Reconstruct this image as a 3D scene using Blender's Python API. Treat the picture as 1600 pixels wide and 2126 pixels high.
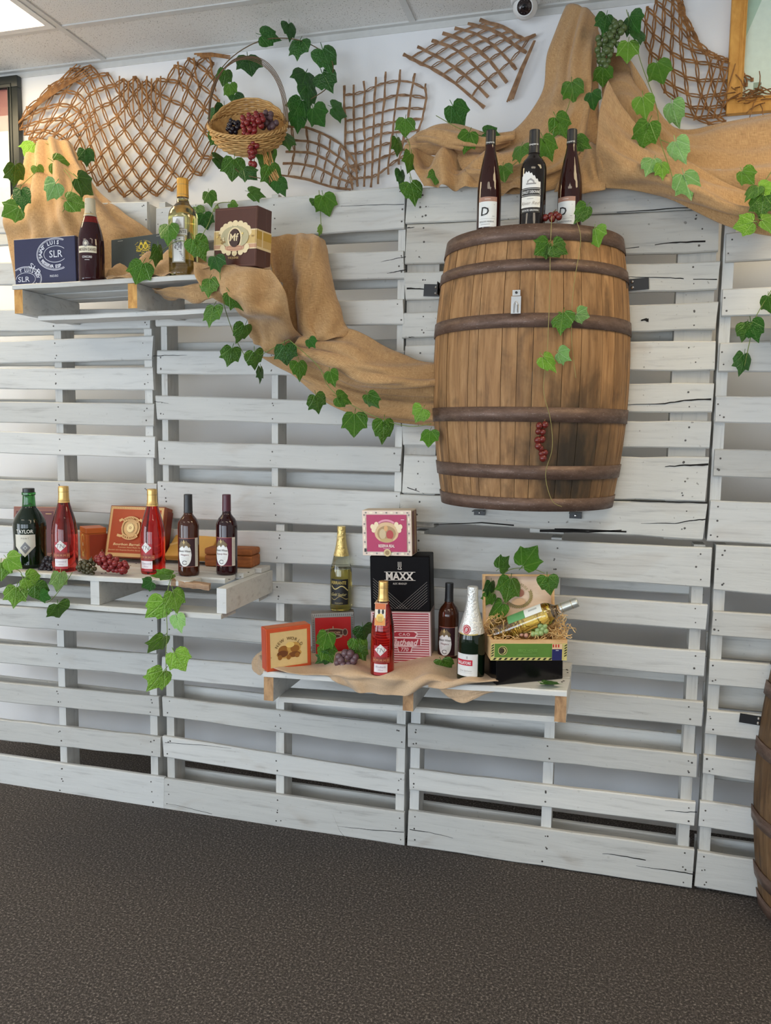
import bpy, bmesh, math, random
import numpy as np
from mathutils import Vector, Matrix
random.seed(7)
SC = bpy.context.scene
COL = SC.collection
for o in list(bpy.data.objects): bpy.data.objects.remove(o)

# ------------------------------------------------------------------ camera
F_PX, CXP, CYP = 1675.4, 800.0, 1063.0
YAW, PITCH, ROLL = [math.radians(a) for a in (-15.447, 5.877, 0.832)]
CAM = Vector((0, -2.8736, 1.59343))
_f = Vector((math.sin(YAW)*math.cos(PITCH), math.cos(YAW)*math.cos(PITCH), -math.sin(PITCH)))
_r = Vector((math.cos(YAW), -math.sin(YAW), 0)); _u = _r.cross(_f)
_a = _r*math.cos(ROLL) + _u*math.sin(ROLL); _b = _u*math.cos(ROLL) - _r*math.sin(ROLL)
cd = bpy.data.cameras.new('camera'); cam = bpy.data.objects.new('camera', cd); COL.objects.link(cam)
cd.sensor_fit = 'VERTICAL'; cd.sensor_height = 24.0; cd.lens = F_PX/2126*24.0; cd.clip_start = .02
cam.matrix_world = Matrix(((_a.x, _b.x, -_f.x, CAM.x), (_a.y, _b.y, -_f.y, CAM.y), (_a.z, _b.z, -_f.z, CAM.z), (0, 0, 0, 1)))
SC.camera = cam
def ray(u, v): return _f + _a*((u-CXP)/F_PX) - _b*((v-CYP)/F_PX)
def at(u, v, y=0.0):
    d = ray(u, v); return CAM + d*((y-CAM.y)/d.y)
def atz(u, v, z):
    d = ray(u, v); return CAM + d*((z-CAM.z)/d.z)
def pxm(p):                       # pixels per metre at a point
    return F_PX/((Vector(p)-CAM).dot(_f))

# ------------------------------------------------------------------ world, daylight, exposure
WALL_Y, CEIL_Z = 0.46, 3.217
RX0, RX1, RY0 = -4.6, 3.2, -6.4          # room: left, right, front (window) wall
W = bpy.data.worlds.new('world'); SC.world = W; W.use_nodes = True
W.node_tree.nodes['Background'].inputs[0].default_value = (.62, .78, 1, 1)
W.node_tree.nodes['Background'].inputs[1].default_value = 1.2
WINDOWS = [(-4.3, -2.6), (-2.4, -0.7), (-0.5, 1.2)]     # x ranges of the shop windows behind the camera
WZ0, WZ1 = 0.12, 1.85
for k, (x0, x1) in enumerate(WINDOWS):
    L = bpy.data.lights.new('daylight', 'AREA'); L.shape = 'RECTANGLE'; L.size = x1-x0-.06; L.size_y = WZ1-WZ0-.06
    L.energy = (84, 66, 44)[k]; L.color = (.79, .90, 1.0)
    lo = bpy.data.objects.new('daylight', L); COL.objects.link(lo)
    lo.location = ((x0+x1)/2, RY0+.03, (WZ0+WZ1)/2); lo.rotation_euler = (math.radians(90), 0, 0)
SIDEWIN = (-4.6, -2.2)                 # y range of the window in the left wall
L = bpy.data.lights.new('daylight', 'AREA'); L.shape = 'RECTANGLE'; L.size = 2.34; L.size_y = WZ1-WZ0-.06; L.energy = 112; L.color = (.84, .92, 1.0)
lo = bpy.data.objects.new('daylight', L); COL.objects.link(lo); lo.location = (RX0+.03, sum(SIDEWIN)/2, (WZ0+WZ1)/2); lo.rotation_euler = (math.radians(90), 0, math.radians(-90))
SC.view_settings.view_transform = 'Standard'; SC.view_settings.look = 'None'
SC.view_settings.exposure = -0.49; SC.view_settings.gamma = 1.0; SC.view_settings.use_curve_mapping = False

# ------------------------------------------------------------------ mesh helpers
class MB:
    def __init__(s): s.v = []; s.f = []; s.m = []; s.uv = {}
    def add(s, vs, fs, mi=0):
        b = len(s.v); s.v += [tuple(p) for p in vs]
        for f in fs: s.f.append(tuple(b+i for i in f)); s.m.append(mi)
        return b
    def box(s, x0, x1, y0, y1, z0, z1, mi=0, M=None):
        vs = [Vector((x, y, z)) for z in (z0, z1) for y in (y0, y1) for x in (x0, x1)]
        if M is not None: vs = [M @ p for p in vs]
        s.add(vs, [(0,2,3,1),(4,5,7,6),(0,1,5,4),(2,6,7,3),(0,4,6,2),(1,3,7,5)], mi)
    def tube(s, pts, r, n=6, mi=0, cap=True, flat=1.0, nrm=None):
        pts = [Vector(p) for p in pts]; N = len(pts)
        rr = r if isinstance(r, (list, tuple)) else [r]*N
        b0 = len(s.v); up = Vector(nrm) if nrm is not None else Vector((.13, -.37, .92))
        for i, p in enumerate(pts):
            t = pts[min(i+1, N-1)] - pts[max(i-1, 0)]
            if t.length < 1e-9: t = Vector((0, 0, 1))
            t.normalize(); a = t.cross(up)
            if a.length < 1e-4: a = t.cross(Vector((1, 0, 0)))
            a.normalize(); b = a.cross(t)
            for k in range(n):
                an = 2*math.pi*k/n
                s.v.append(tuple(p + a*math.cos(an)*rr[i] + b*math.sin(an)*rr[i]*flat))
        for i in range(N-1):
            for k in range(n):
                q = b0+i*n+k; w = b0+i*n+(k+1) % n
                s.f.append((q, w, w+n, q+n)); s.m.append(mi)
        if cap:
            s.f.append(tuple(b0+k for k in range(n))[::-1]); s.m.append(mi)
            s.f.append(tuple(b0+(N-1)*n+k for k in range(n))); s.m.append(mi)
    def lathe(s, prof, n=32, mi=0, a0=0, a1=2*math.pi, mis=None):
        full = abs(a1-a0-2*math.pi) < 1e-6; cols = n if full else n+1; b0 = len(s.v)
        for r, z in prof:
            for k in range(cols):
                an = a0+(a1-a0)*k/n; s.v.append((r*math.cos(an), r*math.sin(an), z))
        for i in range(len(prof)-1):
            for k in range(n):
                p = b0+i*cols+k; q = b0+i*cols+((k+1) % cols)
                s.f.append((p, q, q+cols, p+cols)); s.m.append(mi if mis is None else mis[i])
    def sphere(s, c, r, n=10, m=7, mi=0, sz=1.0):
        c = Vector(c); vs = [c+Vector((0, 0, r*sz))]
        for i in range(1, m):
            th = math.pi*i/m
            for k in range(n):
                an = 2*math.pi*k/n
                vs.append(c+Vector((r*math.sin(th)*math.cos(an), r*math.sin(th)*math.sin(an), r*sz*math.cos(th))))
        vs.append(c-Vector((0, 0, r*sz))); fs = []
        for k in range(n): fs.append((0, 1+k, 1+(k+1) % n))
        for i in range(m-2):
            for k in range(n):
                p = 1+i*n+k; q = 1+i*n+(k+1) % n; fs.append((p, p+n, q+n, q))
        e = len(vs)-1
        for k in range(n): fs.append((e, 1+(m-2)*n+(k+1) % n, 1+(m-2)*n+k))
        s.add(vs, fs, mi)
    def mesh(s, name, mats, smooth=False, fixn=True):
        me = bpy.data.meshes.new(name); me.from_pydata(s.v, [], s.f)
        for m in (mats if isinstance(mats, (list, tuple)) else [mats]): me.materials.append(m)
        if len(me.materials) > 1: me.polygons.foreach_set('material_index', s.m)
        if fixn:
            bm = bmesh.new(); bm.from_mesh(me); bmesh.ops.recalc_face_normals(bm, faces=bm.faces); bm.to_mesh(me); bm.free()
        if smooth: me.polygons.foreach_set('use_smooth', [True]*len(me.polygons))
        me.update(); return me
    def build(s, name, mats, parent=None, smooth=False, M=None, center=False):
        if center and M is None:
            A = np.array(s.v); c = (A.min(0)+A.max(0))/2; s.v = [tuple(p) for p in (A-c)]
            M = Matrix.Translation(Vector(c))
        return link(name, s.mesh(name, mats, smooth), parent, M)
def link(name, data, parent=None, M=None):
    o = bpy.data.objects.new(name, data); COL.objects.link(o)
    if parent is not None: o.parent = parent
    if M is not None: o.matrix_local = M
    return o
def tag(o, label=None, cat=None, group=None, kind=None):
    if label: o['label'] = label
    if cat: o['category'] = cat
    if group: o['group'] = group
    if kind: o['kind'] = kind
    return o
def thing(name, label, cat, M=None, group=None):
    o = bpy.data.objects.new(name, None); COL.objects.link(o); o.empty_display_size = .05
    if M is not None: o.matrix_world = M
    return tag(o, label, cat, group)
def smooth_by_angle(me, deg=40):
    bm = bmesh.new(); bm.from_mesh(me); c = math.radians(deg)
    for f in bm.faces: f.smooth = True
    for e in bm.edges: e.smooth = not (len(e.link_faces) != 2 or e.calc_face_angle(0) > c)
    bm.to_mesh(me); bm.free()
def T(x, y, z): return Matrix.Translation(Vector((x, y, z)))
def RZ(a): return Matrix.Rotation(a, 4, 'Z')
def RXm(a): return Matrix.Rotation(a, 4, 'X')
def RYm(a): return Matrix.Rotation(a, 4, 'Y')
def catmull(P, t):
    n = len(P); x = t*(n-1); i = min(int(x), n-2); f = x-i
    p0 = P[max(i-1, 0)]; p1 = P[i]; p2 = P[i+1]; p3 = P[min(i+2, n-1)]
    return .5*((2*p1)+(-p0+p2)*f+(2*p0-5*p1+4*p2-p3)*f*f+(-p0+3*p1-3*p2+p3)*f**3)

# ------------------------------------------------------------------ material helpers
class NT:
    def __init__(s, name):
        s.mat = bpy.data.materials.new(name); s.mat.use_nodes = True; s.t = s.mat.node_tree
        s.p = s.t.nodes['Principled BSDF']
    def n(s, typ, **kw):
        nd = s.t.nodes.new(typ)
        for k, v in kw.items(): setattr(nd, k, v)
        return nd
    def l(s, a, b): s.t.links.new(a, b)
    def coord(s, kind='Object', scale=(1, 1, 1), rnd=True):
        tc = s.n('ShaderNodeTexCoord'); mp = s.n('ShaderNodeMapping'); mp.inputs['Scale'].default_value = scale
        s.l(tc.outputs[kind], mp.inputs['Vector'])
        if rnd:
            oi = s.n('ShaderNodeObjectInfo'); ml = s.n('ShaderNodeMath', operation='MULTIPLY'); ml.inputs[1].default_value = 37.0
            s.l(oi.outputs['Random'], ml.inputs[0]); cb = s.n('ShaderNodeCombineXYZ')
            s.l(ml.outputs[0], cb.inputs[0]); s.l(ml.outputs[0], cb.inputs[2]); s.l(cb.outputs[0], mp.inputs['Location'])
        return mp.outputs[0]
    def noise(s, vec, scale=5, detail=4, rough=.55, dist=0):
        nd = s.n('ShaderNodeTexNoise'); nd.inputs['Scale'].default_value = scale; nd.inputs['Detail'].default_value = detail
        nd.inputs['Roughness'].default_value = rough; nd.inputs['Distortion'].default_value = dist
        s.l(vec, nd.inputs['Vector']); return nd.outputs['Fac']
    def ramp(s, fac, stops, interp='LINEAR'):
        nd = s.n('ShaderNodeValToRGB'); cr = nd.color_ramp; cr.interpolation = interp
        while len(cr.elements) < len(stops): cr.elements.new(.5)
        for e, (p, c) in zip(cr.elements, stops):
            e.position = p; e.color = (*c, 1) if len(c) == 3 else c
        s.l(fac, nd.inputs[0]); return nd.outputs[0]
    def mix(s, fac, a, b, mode='MIX'):
        nd = s.n('ShaderNodeMix', data_type='RGBA', blend_type=mode)
        for sock, val in ((nd.inputs[0], fac), (nd.inputs[6], a), (nd.inputs[7], b)):
            if isinstance(val, (int, float)): sock.default_value = val
            elif isinstance(val, tuple): sock.default_value = (*val, 1) if len(val) == 3 else val
            else: s.l(val, sock)
        return nd.outputs[2]
    def math(s, op, a, b=0.0):
        nd = s.n('ShaderNodeMath', operation=op)
        for sock, val in zip(nd.inputs, (a, b)):
            if isinstance(val, (int, float)): sock.default_value = val
            else: s.l(val, sock)
        return nd.outputs[0]
    def rand(s): return s.n('ShaderNodeObjectInfo').outputs['Random']
    def bump(s, h, strength=.3, dist=.01):
        nd = s.n('ShaderNodeBump'); nd.inputs['Strength'].default_value = strength; nd.inputs['Distance'].default_value = dist
        s.l(h, nd.inputs['Height']); s.l(nd.outputs[0], s.p.inputs['Normal'])
    def set(s, color=None, rough=None, metal=None, **kw):
        for key, val in (('Base Color', color), ('Roughness', rough), ('Metallic', metal), *[(k, v) for k, v in kw.items()]):
            if val is None: continue
            sk = s.p.inputs[key]
            if isinstance(val, tuple): sk.default_value = (*val, 1) if len(val) == 3 else val
            elif isinstance(val, (int, float)): sk.default_value = val
            else: s.l(val, sk)
        return s.mat
MATS = {}
def plain(color, rough=.5, metal=0.0, **kw):
    key = (tuple(round(c, 3) for c in color), rough, metal, tuple(sorted(kw.items())))
    if key not in MATS:
        t = NT('surface'); v = t.coord(rnd=False)
        n = t.noise(v, 35, 3)
        c = t.mix(n, tuple(x*.9 for x in color), tuple(min(1, x*1.08) for x in color))
        MATS[key] = t.set(c, rough, metal, **kw)
    return MATS[key]
def srgb(r, g, b):
    f = lambda c: (c/255/12.92) if c <= 10 else ((c/255+.055)/1.055)**2.4
    return (f(r), f(g), f(b))

def painted_wood(name, axis='x', base=(.635, .635, .615), worn=0.0):
    t = NT(name)
    sc = (1.3, 9, 16) if axis == 'x' else (16, 16, 1.3)
    v = t.coord('Object', sc); v2 = t.coord('Object', (2.2, 5, 6) if axis == 'x' else (6, 6, 2.2)); v3 = t.coord('Object', (1, 1, 1))
    g = t.noise(v, 3.2, 7, .62, .35)
    streak = t.ramp(g, [(.28, (.47, .465, .45)), (.44, base), (.75, tuple(min(1, c*1.08) for c in base))])
    patch = t.ramp(t.noise(v2, 1.25, 3, .5, .8), [(.60, (0, 0, 0)), (.76, (1, 1, 1))])
    brown = t.ramp(g, [(.3, (.30, .23, .17)), (.65, (.58, .52, .45))])
    col = t.mix(t.math('MULTIPLY', patch, .46+.25*worn), streak, brown)
    r = t.rand()
    tone = t.ramp(r, [(0, (.80, .79, .77)), (.35, (.91, .91, .90)), (.7, (.98, .985, .99)), (1, (1.04, 1.03, 1.01))])
    col = t.mix(1.0, col, tone, 'MULTIPLY')
    crack = t.ramp(t.noise(t.coord('Object', (.9, 9, 30) if axis == 'x' else (30, 30, .9)), 1.6, 8, .7, .2), [(.29-.0*worn, (1, 1, 1)), (.335+.03*worn, (0, 0, 0))])
    col = t.mix(t.math('MULTIPLY', crack, .35+.6*worn), col, (.06, .055, .05))
    speck = t.ramp(t.noise(v3, 62, 2, .4), [(.69, (0, 0, 0)), (.75, (1, 1, 1))])
    col = t.mix(t.math('MULTIPLY', speck, .18+.45*worn), col, (.12, .10, .08))
    t.bump(t.math('SUBTRACT', g, t.math('MULTIPLY', crack, .5)), .35, .004)
    return t.set(col, .62)
M_PX = painted_wood('whitewashed_wood', 'x'); M_PZ = painted_wood('whitewashed_upright', 'z')
M_WX = painted_wood('weathered_whitewash', 'x', (.64, .635, .60), .9); M_WZ = painted_wood('weathered_upright', 'z', (.56, .55, .52), .9)
M_YP = painted_wood('whitewashed_end', 'z', (.62, .62, .59), .1)
def raw_wood(name, c0, c1, sc):
    t = NT(name); g = t.noise(t.coord('Object', sc), 5, 6, .6, .6)
    t.bump(g, .3, .004); return t.set(t.ramp(g, [(.3, c0), (.7, c1)]), .7)
M_RAW = raw_wood('sawn_end_grain', srgb(168, 112, 52), srgb(226, 174, 98), (9, 9, 4))
M_RAWX = raw_wood('bare_board', srgb(128, 96, 72), srgb(176, 146, 116), (1.5, 10, 14))
M_RAW2 = raw_wood('aged_end_grain', srgb(140, 104, 72), srgb(196, 156, 112), (9, 9, 4))
M_NAIL = plain((.10, .09, .08), .45, .6)

# ------------------------------------------------------------------ setting
def setting():
    t = NT('carpet'); v = t.coord('Object', (1, 1, 1), False)
    n1 = t.noise(v, 135, 3, .8); n2 = t.noise(v, 420, 2, .6); n3 = t.noise(v, 1.3, 3, .5)
    c = t.ramp(n1, [(.37, (.008, .007, .006)), (.47, (.042, .035, .031)), (.57, (.105, .090, .080)), (.67, (.42, .37, .33))])
    c = t.mix(t.math('MULTIPLY', n2, .3), c, (.05, .043, .040))
    c = t.mix(t.math('MULTIPLY', n3, .25), c, (.10, .075, .062))
    t.bump(n1, .9, .006); mc = t.set(c, .95)
    m = MB(); m.box(RX0, RX1, RY0, WALL_Y+.15, -.08, 0); fl = m.build('floor', mc); tag(fl, 'dark brown speckled commercial carpet floor', kind='structure')
    t = NT('white_wall_paint'); n = t.noise(t.coord('Object', (1, 1, 1), False), 160, 2); t.bump(n, .12, .002)
    n2 = t.noise(t.coord('Object', (1, 1, 1), False), 1.2, 2)
    mw = t.set(t.mix(n2, (.83, .835, .85), (.88, .88, .89)), .75)
    m = MB(); m.box(RX0, RX1, WALL_Y, WALL_Y+.15, 0, CEIL_Z+.2); tag(m.build('wall_back', mw), 'white painted wall behind the pallets', kind='structure')
    m = MB(); m.box(RX0-.15, RX0, RY0, SIDEWIN[0], 0, CEIL_Z+.2); m.box(RX0-.15, RX0, SIDEWIN[1], WALL_Y+.15, 0, CEIL_Z+.2); m.box(RX0-.15, RX0, *SIDEWIN, 0, WZ0); m.box(RX0-.15, RX0, *SIDEWIN, WZ1, CEIL_Z+.2); tag(m.build('wall_left', mw), 'white side wall out of view', kind='structure')
    m = MB(); m.box(RX1, RX1+.15, RY0, WALL_Y+.15, 0, CEIL_Z+.2); tag(m.build('wall_right', mw), 'white side wall out of view on the right', kind='structure')
    m = MB(); y0, y1 = RY0-.2, RY0
    m.box(RX0, RX1, y0, y1, 0, WZ0); m.box(RX0, RX1, y0, y1, WZ1, CEIL_Z+.2)
    xs = [RX0] + [x for w in WINDOWS for x in w] + [RX1]
    for i in range(0, len(xs), 2): m.box(xs[i], xs[i+1], y0, y1, WZ0, WZ1)
    tag(m.build('wall_front', mw), 'white shop front wall with three windows', kind='structure')
    mfr = plain((.25, .25, .26), .4, .6); t = NT('window_pane'); mg = t.set((1, 1, 1), .02, 0.0, **{'Transmission Weight': 1.0, 'IOR': 1.02})
    for k, (x0, x1) in enumerate(WINDOWS):
        m = MB()
        for a in ((x0, x0+.05, WZ0, WZ1), (x1-.05, x1, WZ0, WZ1), (x0, x1, WZ0, WZ0+.05), (x0, x1, WZ1-.05, WZ1)): m.box(a[0], a[1], y0+.03, y0+.1, a[2], a[3])
        w = m.build('window_%d' % (k+1), mfr); tag(w, 'dark framed shop window behind the camera', kind='structure')
        m = MB(); m.box(x0+.05, x1-.05, y0+.06, y0+.066, WZ0+.05, WZ1-.05); m.build('pane', mg, w)
    m = MB()
    for q in ((SIDEWIN[0], SIDEWIN[0]+.05, WZ0, WZ1), (SIDEWIN[1]-.05, SIDEWIN[1], WZ0, WZ1), (*SIDEWIN, WZ0, WZ0+.05), (*SIDEWIN, WZ1-.05, WZ1)): m.box(RX0-.12, RX0-.05, q[0], q[1], q[2], q[3])
    w = m.build('window_4', mfr); tag(w, 'dark framed window in the left side wall', kind='structure')
    m = MB(); m.box(RX0-.09, RX0-.084, SIDEWIN[0]+.05, SIDEWIN[1]-.05, WZ0+.05, WZ1-.05); m.build('pane', mg, w)
    # suspended ceiling
    t = NT('acoustic_tile'); v = t.coord('Object', (1, 1, 1)); n = t.noise(v, 190, 2, .5)
    c = t.ramp(n, [(.30, (.30, .28, .25)), (.39, (.80, .79, .76))]); t.bump(n, .4, .002); mt = t.set(c, .9)
    mtee = plain((.66, .66, .64), .5)
    m = MB(); m.box(RX0, RX1, RY0, WALL_Y+.15, CEIL_Z+.03, CEIL_Z+.12); ce = m.build('ceiling', mt); tag(ce, 'pale grey suspended acoustic tile ceiling', kind='structure')
    TX, DX = -2.251, 1.4186; yt = atz(128, 58, CEIL_Z).y; DY = .71
    gx = [x for x in [TX+DX*k for k in range(-3, 6)] if RX0 < x < RX1]; gy = [y for y in [yt-DY*k for k in range(0, 12)] if RY0 < y]
    ex = [RX0]+gx+[RX1]; ey = [WALL_Y]+gy+[RY0]
    LIGHTS = LIGHT_CELLS
    for i in range(len(ex)-1):
        for j in range(len(ey)-1):
            if (i, j) in LIGHTS: continue
            m = MB(); m.box(ex[i]+.008, ex[i+1]-.008, ey[j+1]+.008, ey[j]-.008, CEIL_Z+.004, CEIL_Z+.02); m.build('ceiling_tile', mt, ce, center=True)
    for x in gx:
        m = MB(); m.box(x-.013, x+.013, RY0, WALL_Y, CEIL_Z-.002, CEIL_Z+.006); m.build('grid_tee', mtee, ce)
    for y in gy:
        m = MB(); m.box(RX0, RX1, y-.013, y+.013, CEIL_Z-.001, CEIL_Z+.006); m.build('grid_tee', mtee, ce)
    m = MB(); m.box(RX0, RX1, WALL_Y-.024, WALL_Y, CEIL_Z-.003, CEIL_Z+.006); m.box(RX0, RX1, WALL_Y-.003, WALL_Y, CEIL_Z-.028, CEIL_Z)
    tag(m.build('trim_1', mtee), 'thin white metal angle where ceiling meets wall', kind='structure')
    t = NT('light_diffuser'); me = t.set((.9, .9, .88), .4, **{'Emission Color': (1.0, .80, .48, 1), 'Emission Strength': PANEL_E})
    t = NT('far_light_diffuser'); me2 = t.set((.9, .9, .88), .4, **{'Emission Color': (1.0, .86, .66, 1), 'Emission Strength': PANEL_E*.55})
    fr = plain((.8, .8, .79), .4)
    labs = {0: 'bright recessed fluorescent ceiling panel at the upper left corner', }
    for k, (i, j) in enumerate(LIGHTS):
        x0, x1, y1, y0 = ex[i]+.014, ex[i+1]-.014, ey[j]-.014, ey[j+1]+.014
        th = thing('ceiling_light', labs.get(k, 'recessed fluorescent ceiling panel outside the picture'), 'ceiling light', T((x0+x1)/2, (y0+y1)/2, CEIL_Z), None if k == 0 else 'ceiling panels outside the picture')
        w, d = (x1-x0)/2, (y1-y0)/2; m = MB()
        for a in ((-w, w, -d, -d+.03), (-w, w, d-.03, d), (-w, -w+.03, -d+.03, d-.03), (w-.03, w, -d+.03, d-.03)): m.box(a[0], a[1], a[2], a[3], -.006, .012)
        m.build('frame', fr, th)
        m = MB(); m.box(-w+.03, w-.03, -d+.03, d-.03, 0, .008); m.build('diffuser', me if k < 2 else me2, th)
LIGHT_CELLS = [(1, 1), (4, 2), (3, 4), (1, 5), (4, 6)]
PANEL_E = 14.0
setting()

# ------------------------------------------------------------------ planks
def plank(name, TL, TR, BR, BL, th, mat, parent, seg=10, jit=.0016, back=Vector((0, 1, 0)), endcut=0.0):
    """a board from its front face corners; long edges a little uneven, front edges eased"""
    TL, TR, BR, BL = [Vector(p) for p in (TL, TR, BR, BL)]
    c = (TL+TR+BR+BL)/4; m = MB(); e = min(.004, (TL-BL).length*.1)
    up = (TL-BL).normalized(); nv = 6
    L = TR-TL; ld = L.normalized()
    for i in range(seg+1):
        t = i/seg; top = TL.lerp(TR, t); bot = BL.lerp(BR, t)
        if 0 < i < seg:
            top = top+up*random.uniform(-1, 1)*jit; bot = bot+up*random.uniform(-1, 1)*jit
        bow = back*(random.uniform(-1, 1)*jit*.5)
        ex = Vector()
        if i in (0, seg) and endcut: ex = ld*random.uniform(-1, 1)*endcut
        ey = Vector() if not (i in (0, seg) and endcut) else ld*random.uniform(-1, 1)*endcut
        ring = [top-up*e+ex, top+back*e+ex, top+back*th+ex, bot+back*th+ey, bot+back*e+ey, bot+up*e+ey]
        m.v += [tuple(p+bow-c) for p in ring]
    for i in range(seg):
        for k in range(nv):
            a = i*nv+k; b = i*nv+(k+1) % nv; m.f.append((a, b, b+nv, a+nv)); m.m.append(0)
    m.f.append(tuple(range(nv))); m.m.append(0); m.f.append(tuple(seg*nv+k for k in range(nv))[::-1]); m.m.append(0)
    par_inv = parent.matrix_world.inverted() if parent is not None else Matrix()
    return m.build(name, mat, parent, M=par_inv @ Matrix.Translation(c))
def nails(parent, pts, mat=None, d=Vector((0, -1, 0)), r=.0036):
    m = MB(); d = d.normalized(); a = d.cross(Vector((.3, .1, .9))).normalized(); b = d.cross(a)
    for p in pts:
        p = Vector(p); q = r*random.uniform(.7, 1.2); n = 7
        vs = [p+d*.0012] + [p+d*.0010+a*math.cos(6.283*k/n)*q*.75+b*math.sin(6.283*k/n)*q*.75 for k in range(n)] + [p-d*.001+a*math.cos(6.283*k/n)*q+b*math.sin(6.283*k/n)*q for k in range(n)]
        m.add(vs, [(0, 1+k, 1+(k+1) % n) for k in range(n)]+[(1+k, 1+n+k, 1+n+(k+1) % n, 1+(k+1) % n) for k in range(n)])
    if m.v:
        o = m.build('nail_heads', mat or M_NAIL, parent, M=parent.matrix_world.inverted()); o['kind'] = 'stuff'

BT = .017          # board thickness
SD = .085          # stringer depth
def pallet(label, xL, xR, boards, z0, z1, stringers, sw=.032, mats=(None, None), backz=None, lean=(0, 0), jit=.0016, endcut=.004):
    """boards: (uL, topL, botL, uR, topR, botR) in pixels on the front plane, or (z_top, z_bot)"""
    mx, mz = mats[0] or M_PX, mats[1] or M_PZ
    th = thing('pallet', label, 'pallet', T((xL+xR)/2, SD/2+BT, z0), 'whitewashed pallets standing against the wall')
    npts = []
    for b in boards:
        if len(b) == 2: zl, bl, zr, br = b[0], b[1], b[0]+random.uniform(-.003, .003), b[1]+random.uniform(-.003, .003)
        else:
            p, q, r, s = at(b[0], b[1]), at(b[0], b[2]), at(b[3], b[4]), at(b[3], b[5])
            f = lambda a, c, x: a.z+(c.z-a.z)*(x-a.x)/(c.x-a.x)
            zl, zr = f(p, r, xL), f(p, r, xR); bl, br = f(q, s, xL), f(q, s, xR)
        xl = xL+lean[0]*(z1-(zl+bl)/2)+random.uniform(-.004, .004); xr = xR+lean[1]*(z1-(zl+bl)/2)+random.uniform(-.004, .004)
        plank('board', (xl, 0, zl), (xr, 0, zr), (xr, 0, br), (xl, 0, bl), BT, mx, th, jit=jit, endcut=endcut)
        for s in stringers:
            for k in range(2 if zl-bl < .1 else 3):
                t = (s-xl)/(xr-xl); zt = zl+(zr-zl)*t; zb = bl+(br-bl)*t; n = 2 if zl-bl < .1 else 3
                for rep in range(random.choice((1, 1, 2))):
                    npts.append((s+random.uniform(-.012, .012), -.0002, zb+(zt-zb)*((k+.5)/n)+random.uniform(-.008, .008)))
    for s in stringers:
        plank('stringer', (s-sw/2, BT+.001, z1), (s+sw/2, BT+.001, z1), (s+sw/2, BT+.001, z0), (s-sw/2, BT+.001, z0), SD, mz, th, seg=1, jit=0)
    yb = BT+SD+.002
    for zt, zb in (backz or [(z1-.005, z1-.10), (z0+(z1-z0)*.66+.045, z0+(z1-z0)*.66-.045), (z0+(z1-z0)*.33+.045, z0+(z1-z0)*.33-.045), (z0+.105, z0+.005)]):
        plank('back_board', (xL, yb, zt), (xR, yb, zt), (xR, yb, zb), (xL, yb, zb), BT, mx, th, seg=4, jit=.001)
    nails(th, npts)
    return th

ROW = at(840, 1097).z           # seam between the two rows
# --- upper row
pallet('upper left whitewashed pallet behind the navy box, its right end beside the burlap drape', -2.80, -1.768,
    [(0, 426, 484, 302, 418, 487), (0, 545, 591, 308, 541, 588), (0, 642, 688, 308, 640, 682), (0, 708, 755, 308, 697, 747), (0, 764, 808, 308, 763, 809.6),
     (0, 833, 878, 308, 838, 885), (0, 895, 941, 310, 906, 951), (0, 995, 1055, 312, 1004, 1070)],
    ROW+.012, 2.455, [-2.76, -2.21, -1.79], .034, backz=[(2.44, 2.35), (2.06, 1.97), (1.93, 1.84), (1.70, 1.61), (1.36, 1.27)], lean=(0, .015))
pallet('upper whitewashed pallet behind the burlap swag, left of the cracked pallet', -1.738, -.738,
    [(304, 433, 510, 841, 386, 474), (308, 534, 591, 841, 520, 578.5), (310, 632, 677.5, 841, 620.5, 674), (313, 727, 776, 841, 728, 782),
     (317, 820.8, 871, 841, 836, 886), (318, 914.8, 964.8, 841, 929.8, 981.3), (319, 998.8, 1075, 838, 1022, 1097)],
    ROW+.006, at(304, 418).z, [-1.718, -1.245, -.753], .026, backz=[(2.38, 2.29), (2.21, 2.12), (1.93, 1.84), (1.42, 1.33)], lean=(-.006, 0))
pallet('weathered cracked pallet behind the mounted half barrel', -.735, .312,
    [(842, 391, 464, 1490, 360, 433), (842, 465.5, 548, 1490, 434.5, 521), (842, 565, 623, 1490, 541.5, 601), (842, 649, 702, 1488, 626, 684.5), (841, 718, 772, 1486, 708, 768.5),
     (841, 796, 852, 1480, 795.7, 856), (841, 868, 924, 1476, 875, 931), (840, 944.5, 1024, 1473, 949, 1042), (839.5, 1026.5, 1082, 1470, 1044.5, 1122)],
    ROW+.004, at(842, 391).z, [-.672, -.205, .248], .118, mats=(M_WX, M_WZ), backz=[(2.42, 2.30), (1.98, 1.88), (1.36, 1.26)], lean=(0, .008), jit=.003, endcut=.008)
pallet('upper pallet at the right edge, slats starting beyond the cracked pallet', .332, 1.38,
    [(1504, 484, 544, 1600, 474, 538), (1500, 600, 657, 1600, 596, 655), (1490, 712, 772, 1600, 709, 773), (1482, 822, 877, 1600, 823, 879),
     (1477, 932.6, 989, 1600, 935, 993), (1473, 1039, 1124, 1600, 1043, 1131)],
    ROW+.004, 2.43, [.345, .87, 1.36], .034, backz=[(2.42, 2.32), (1.95, 1.86), (1.36, 1.26)], lean=(-.002, 0))
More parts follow.
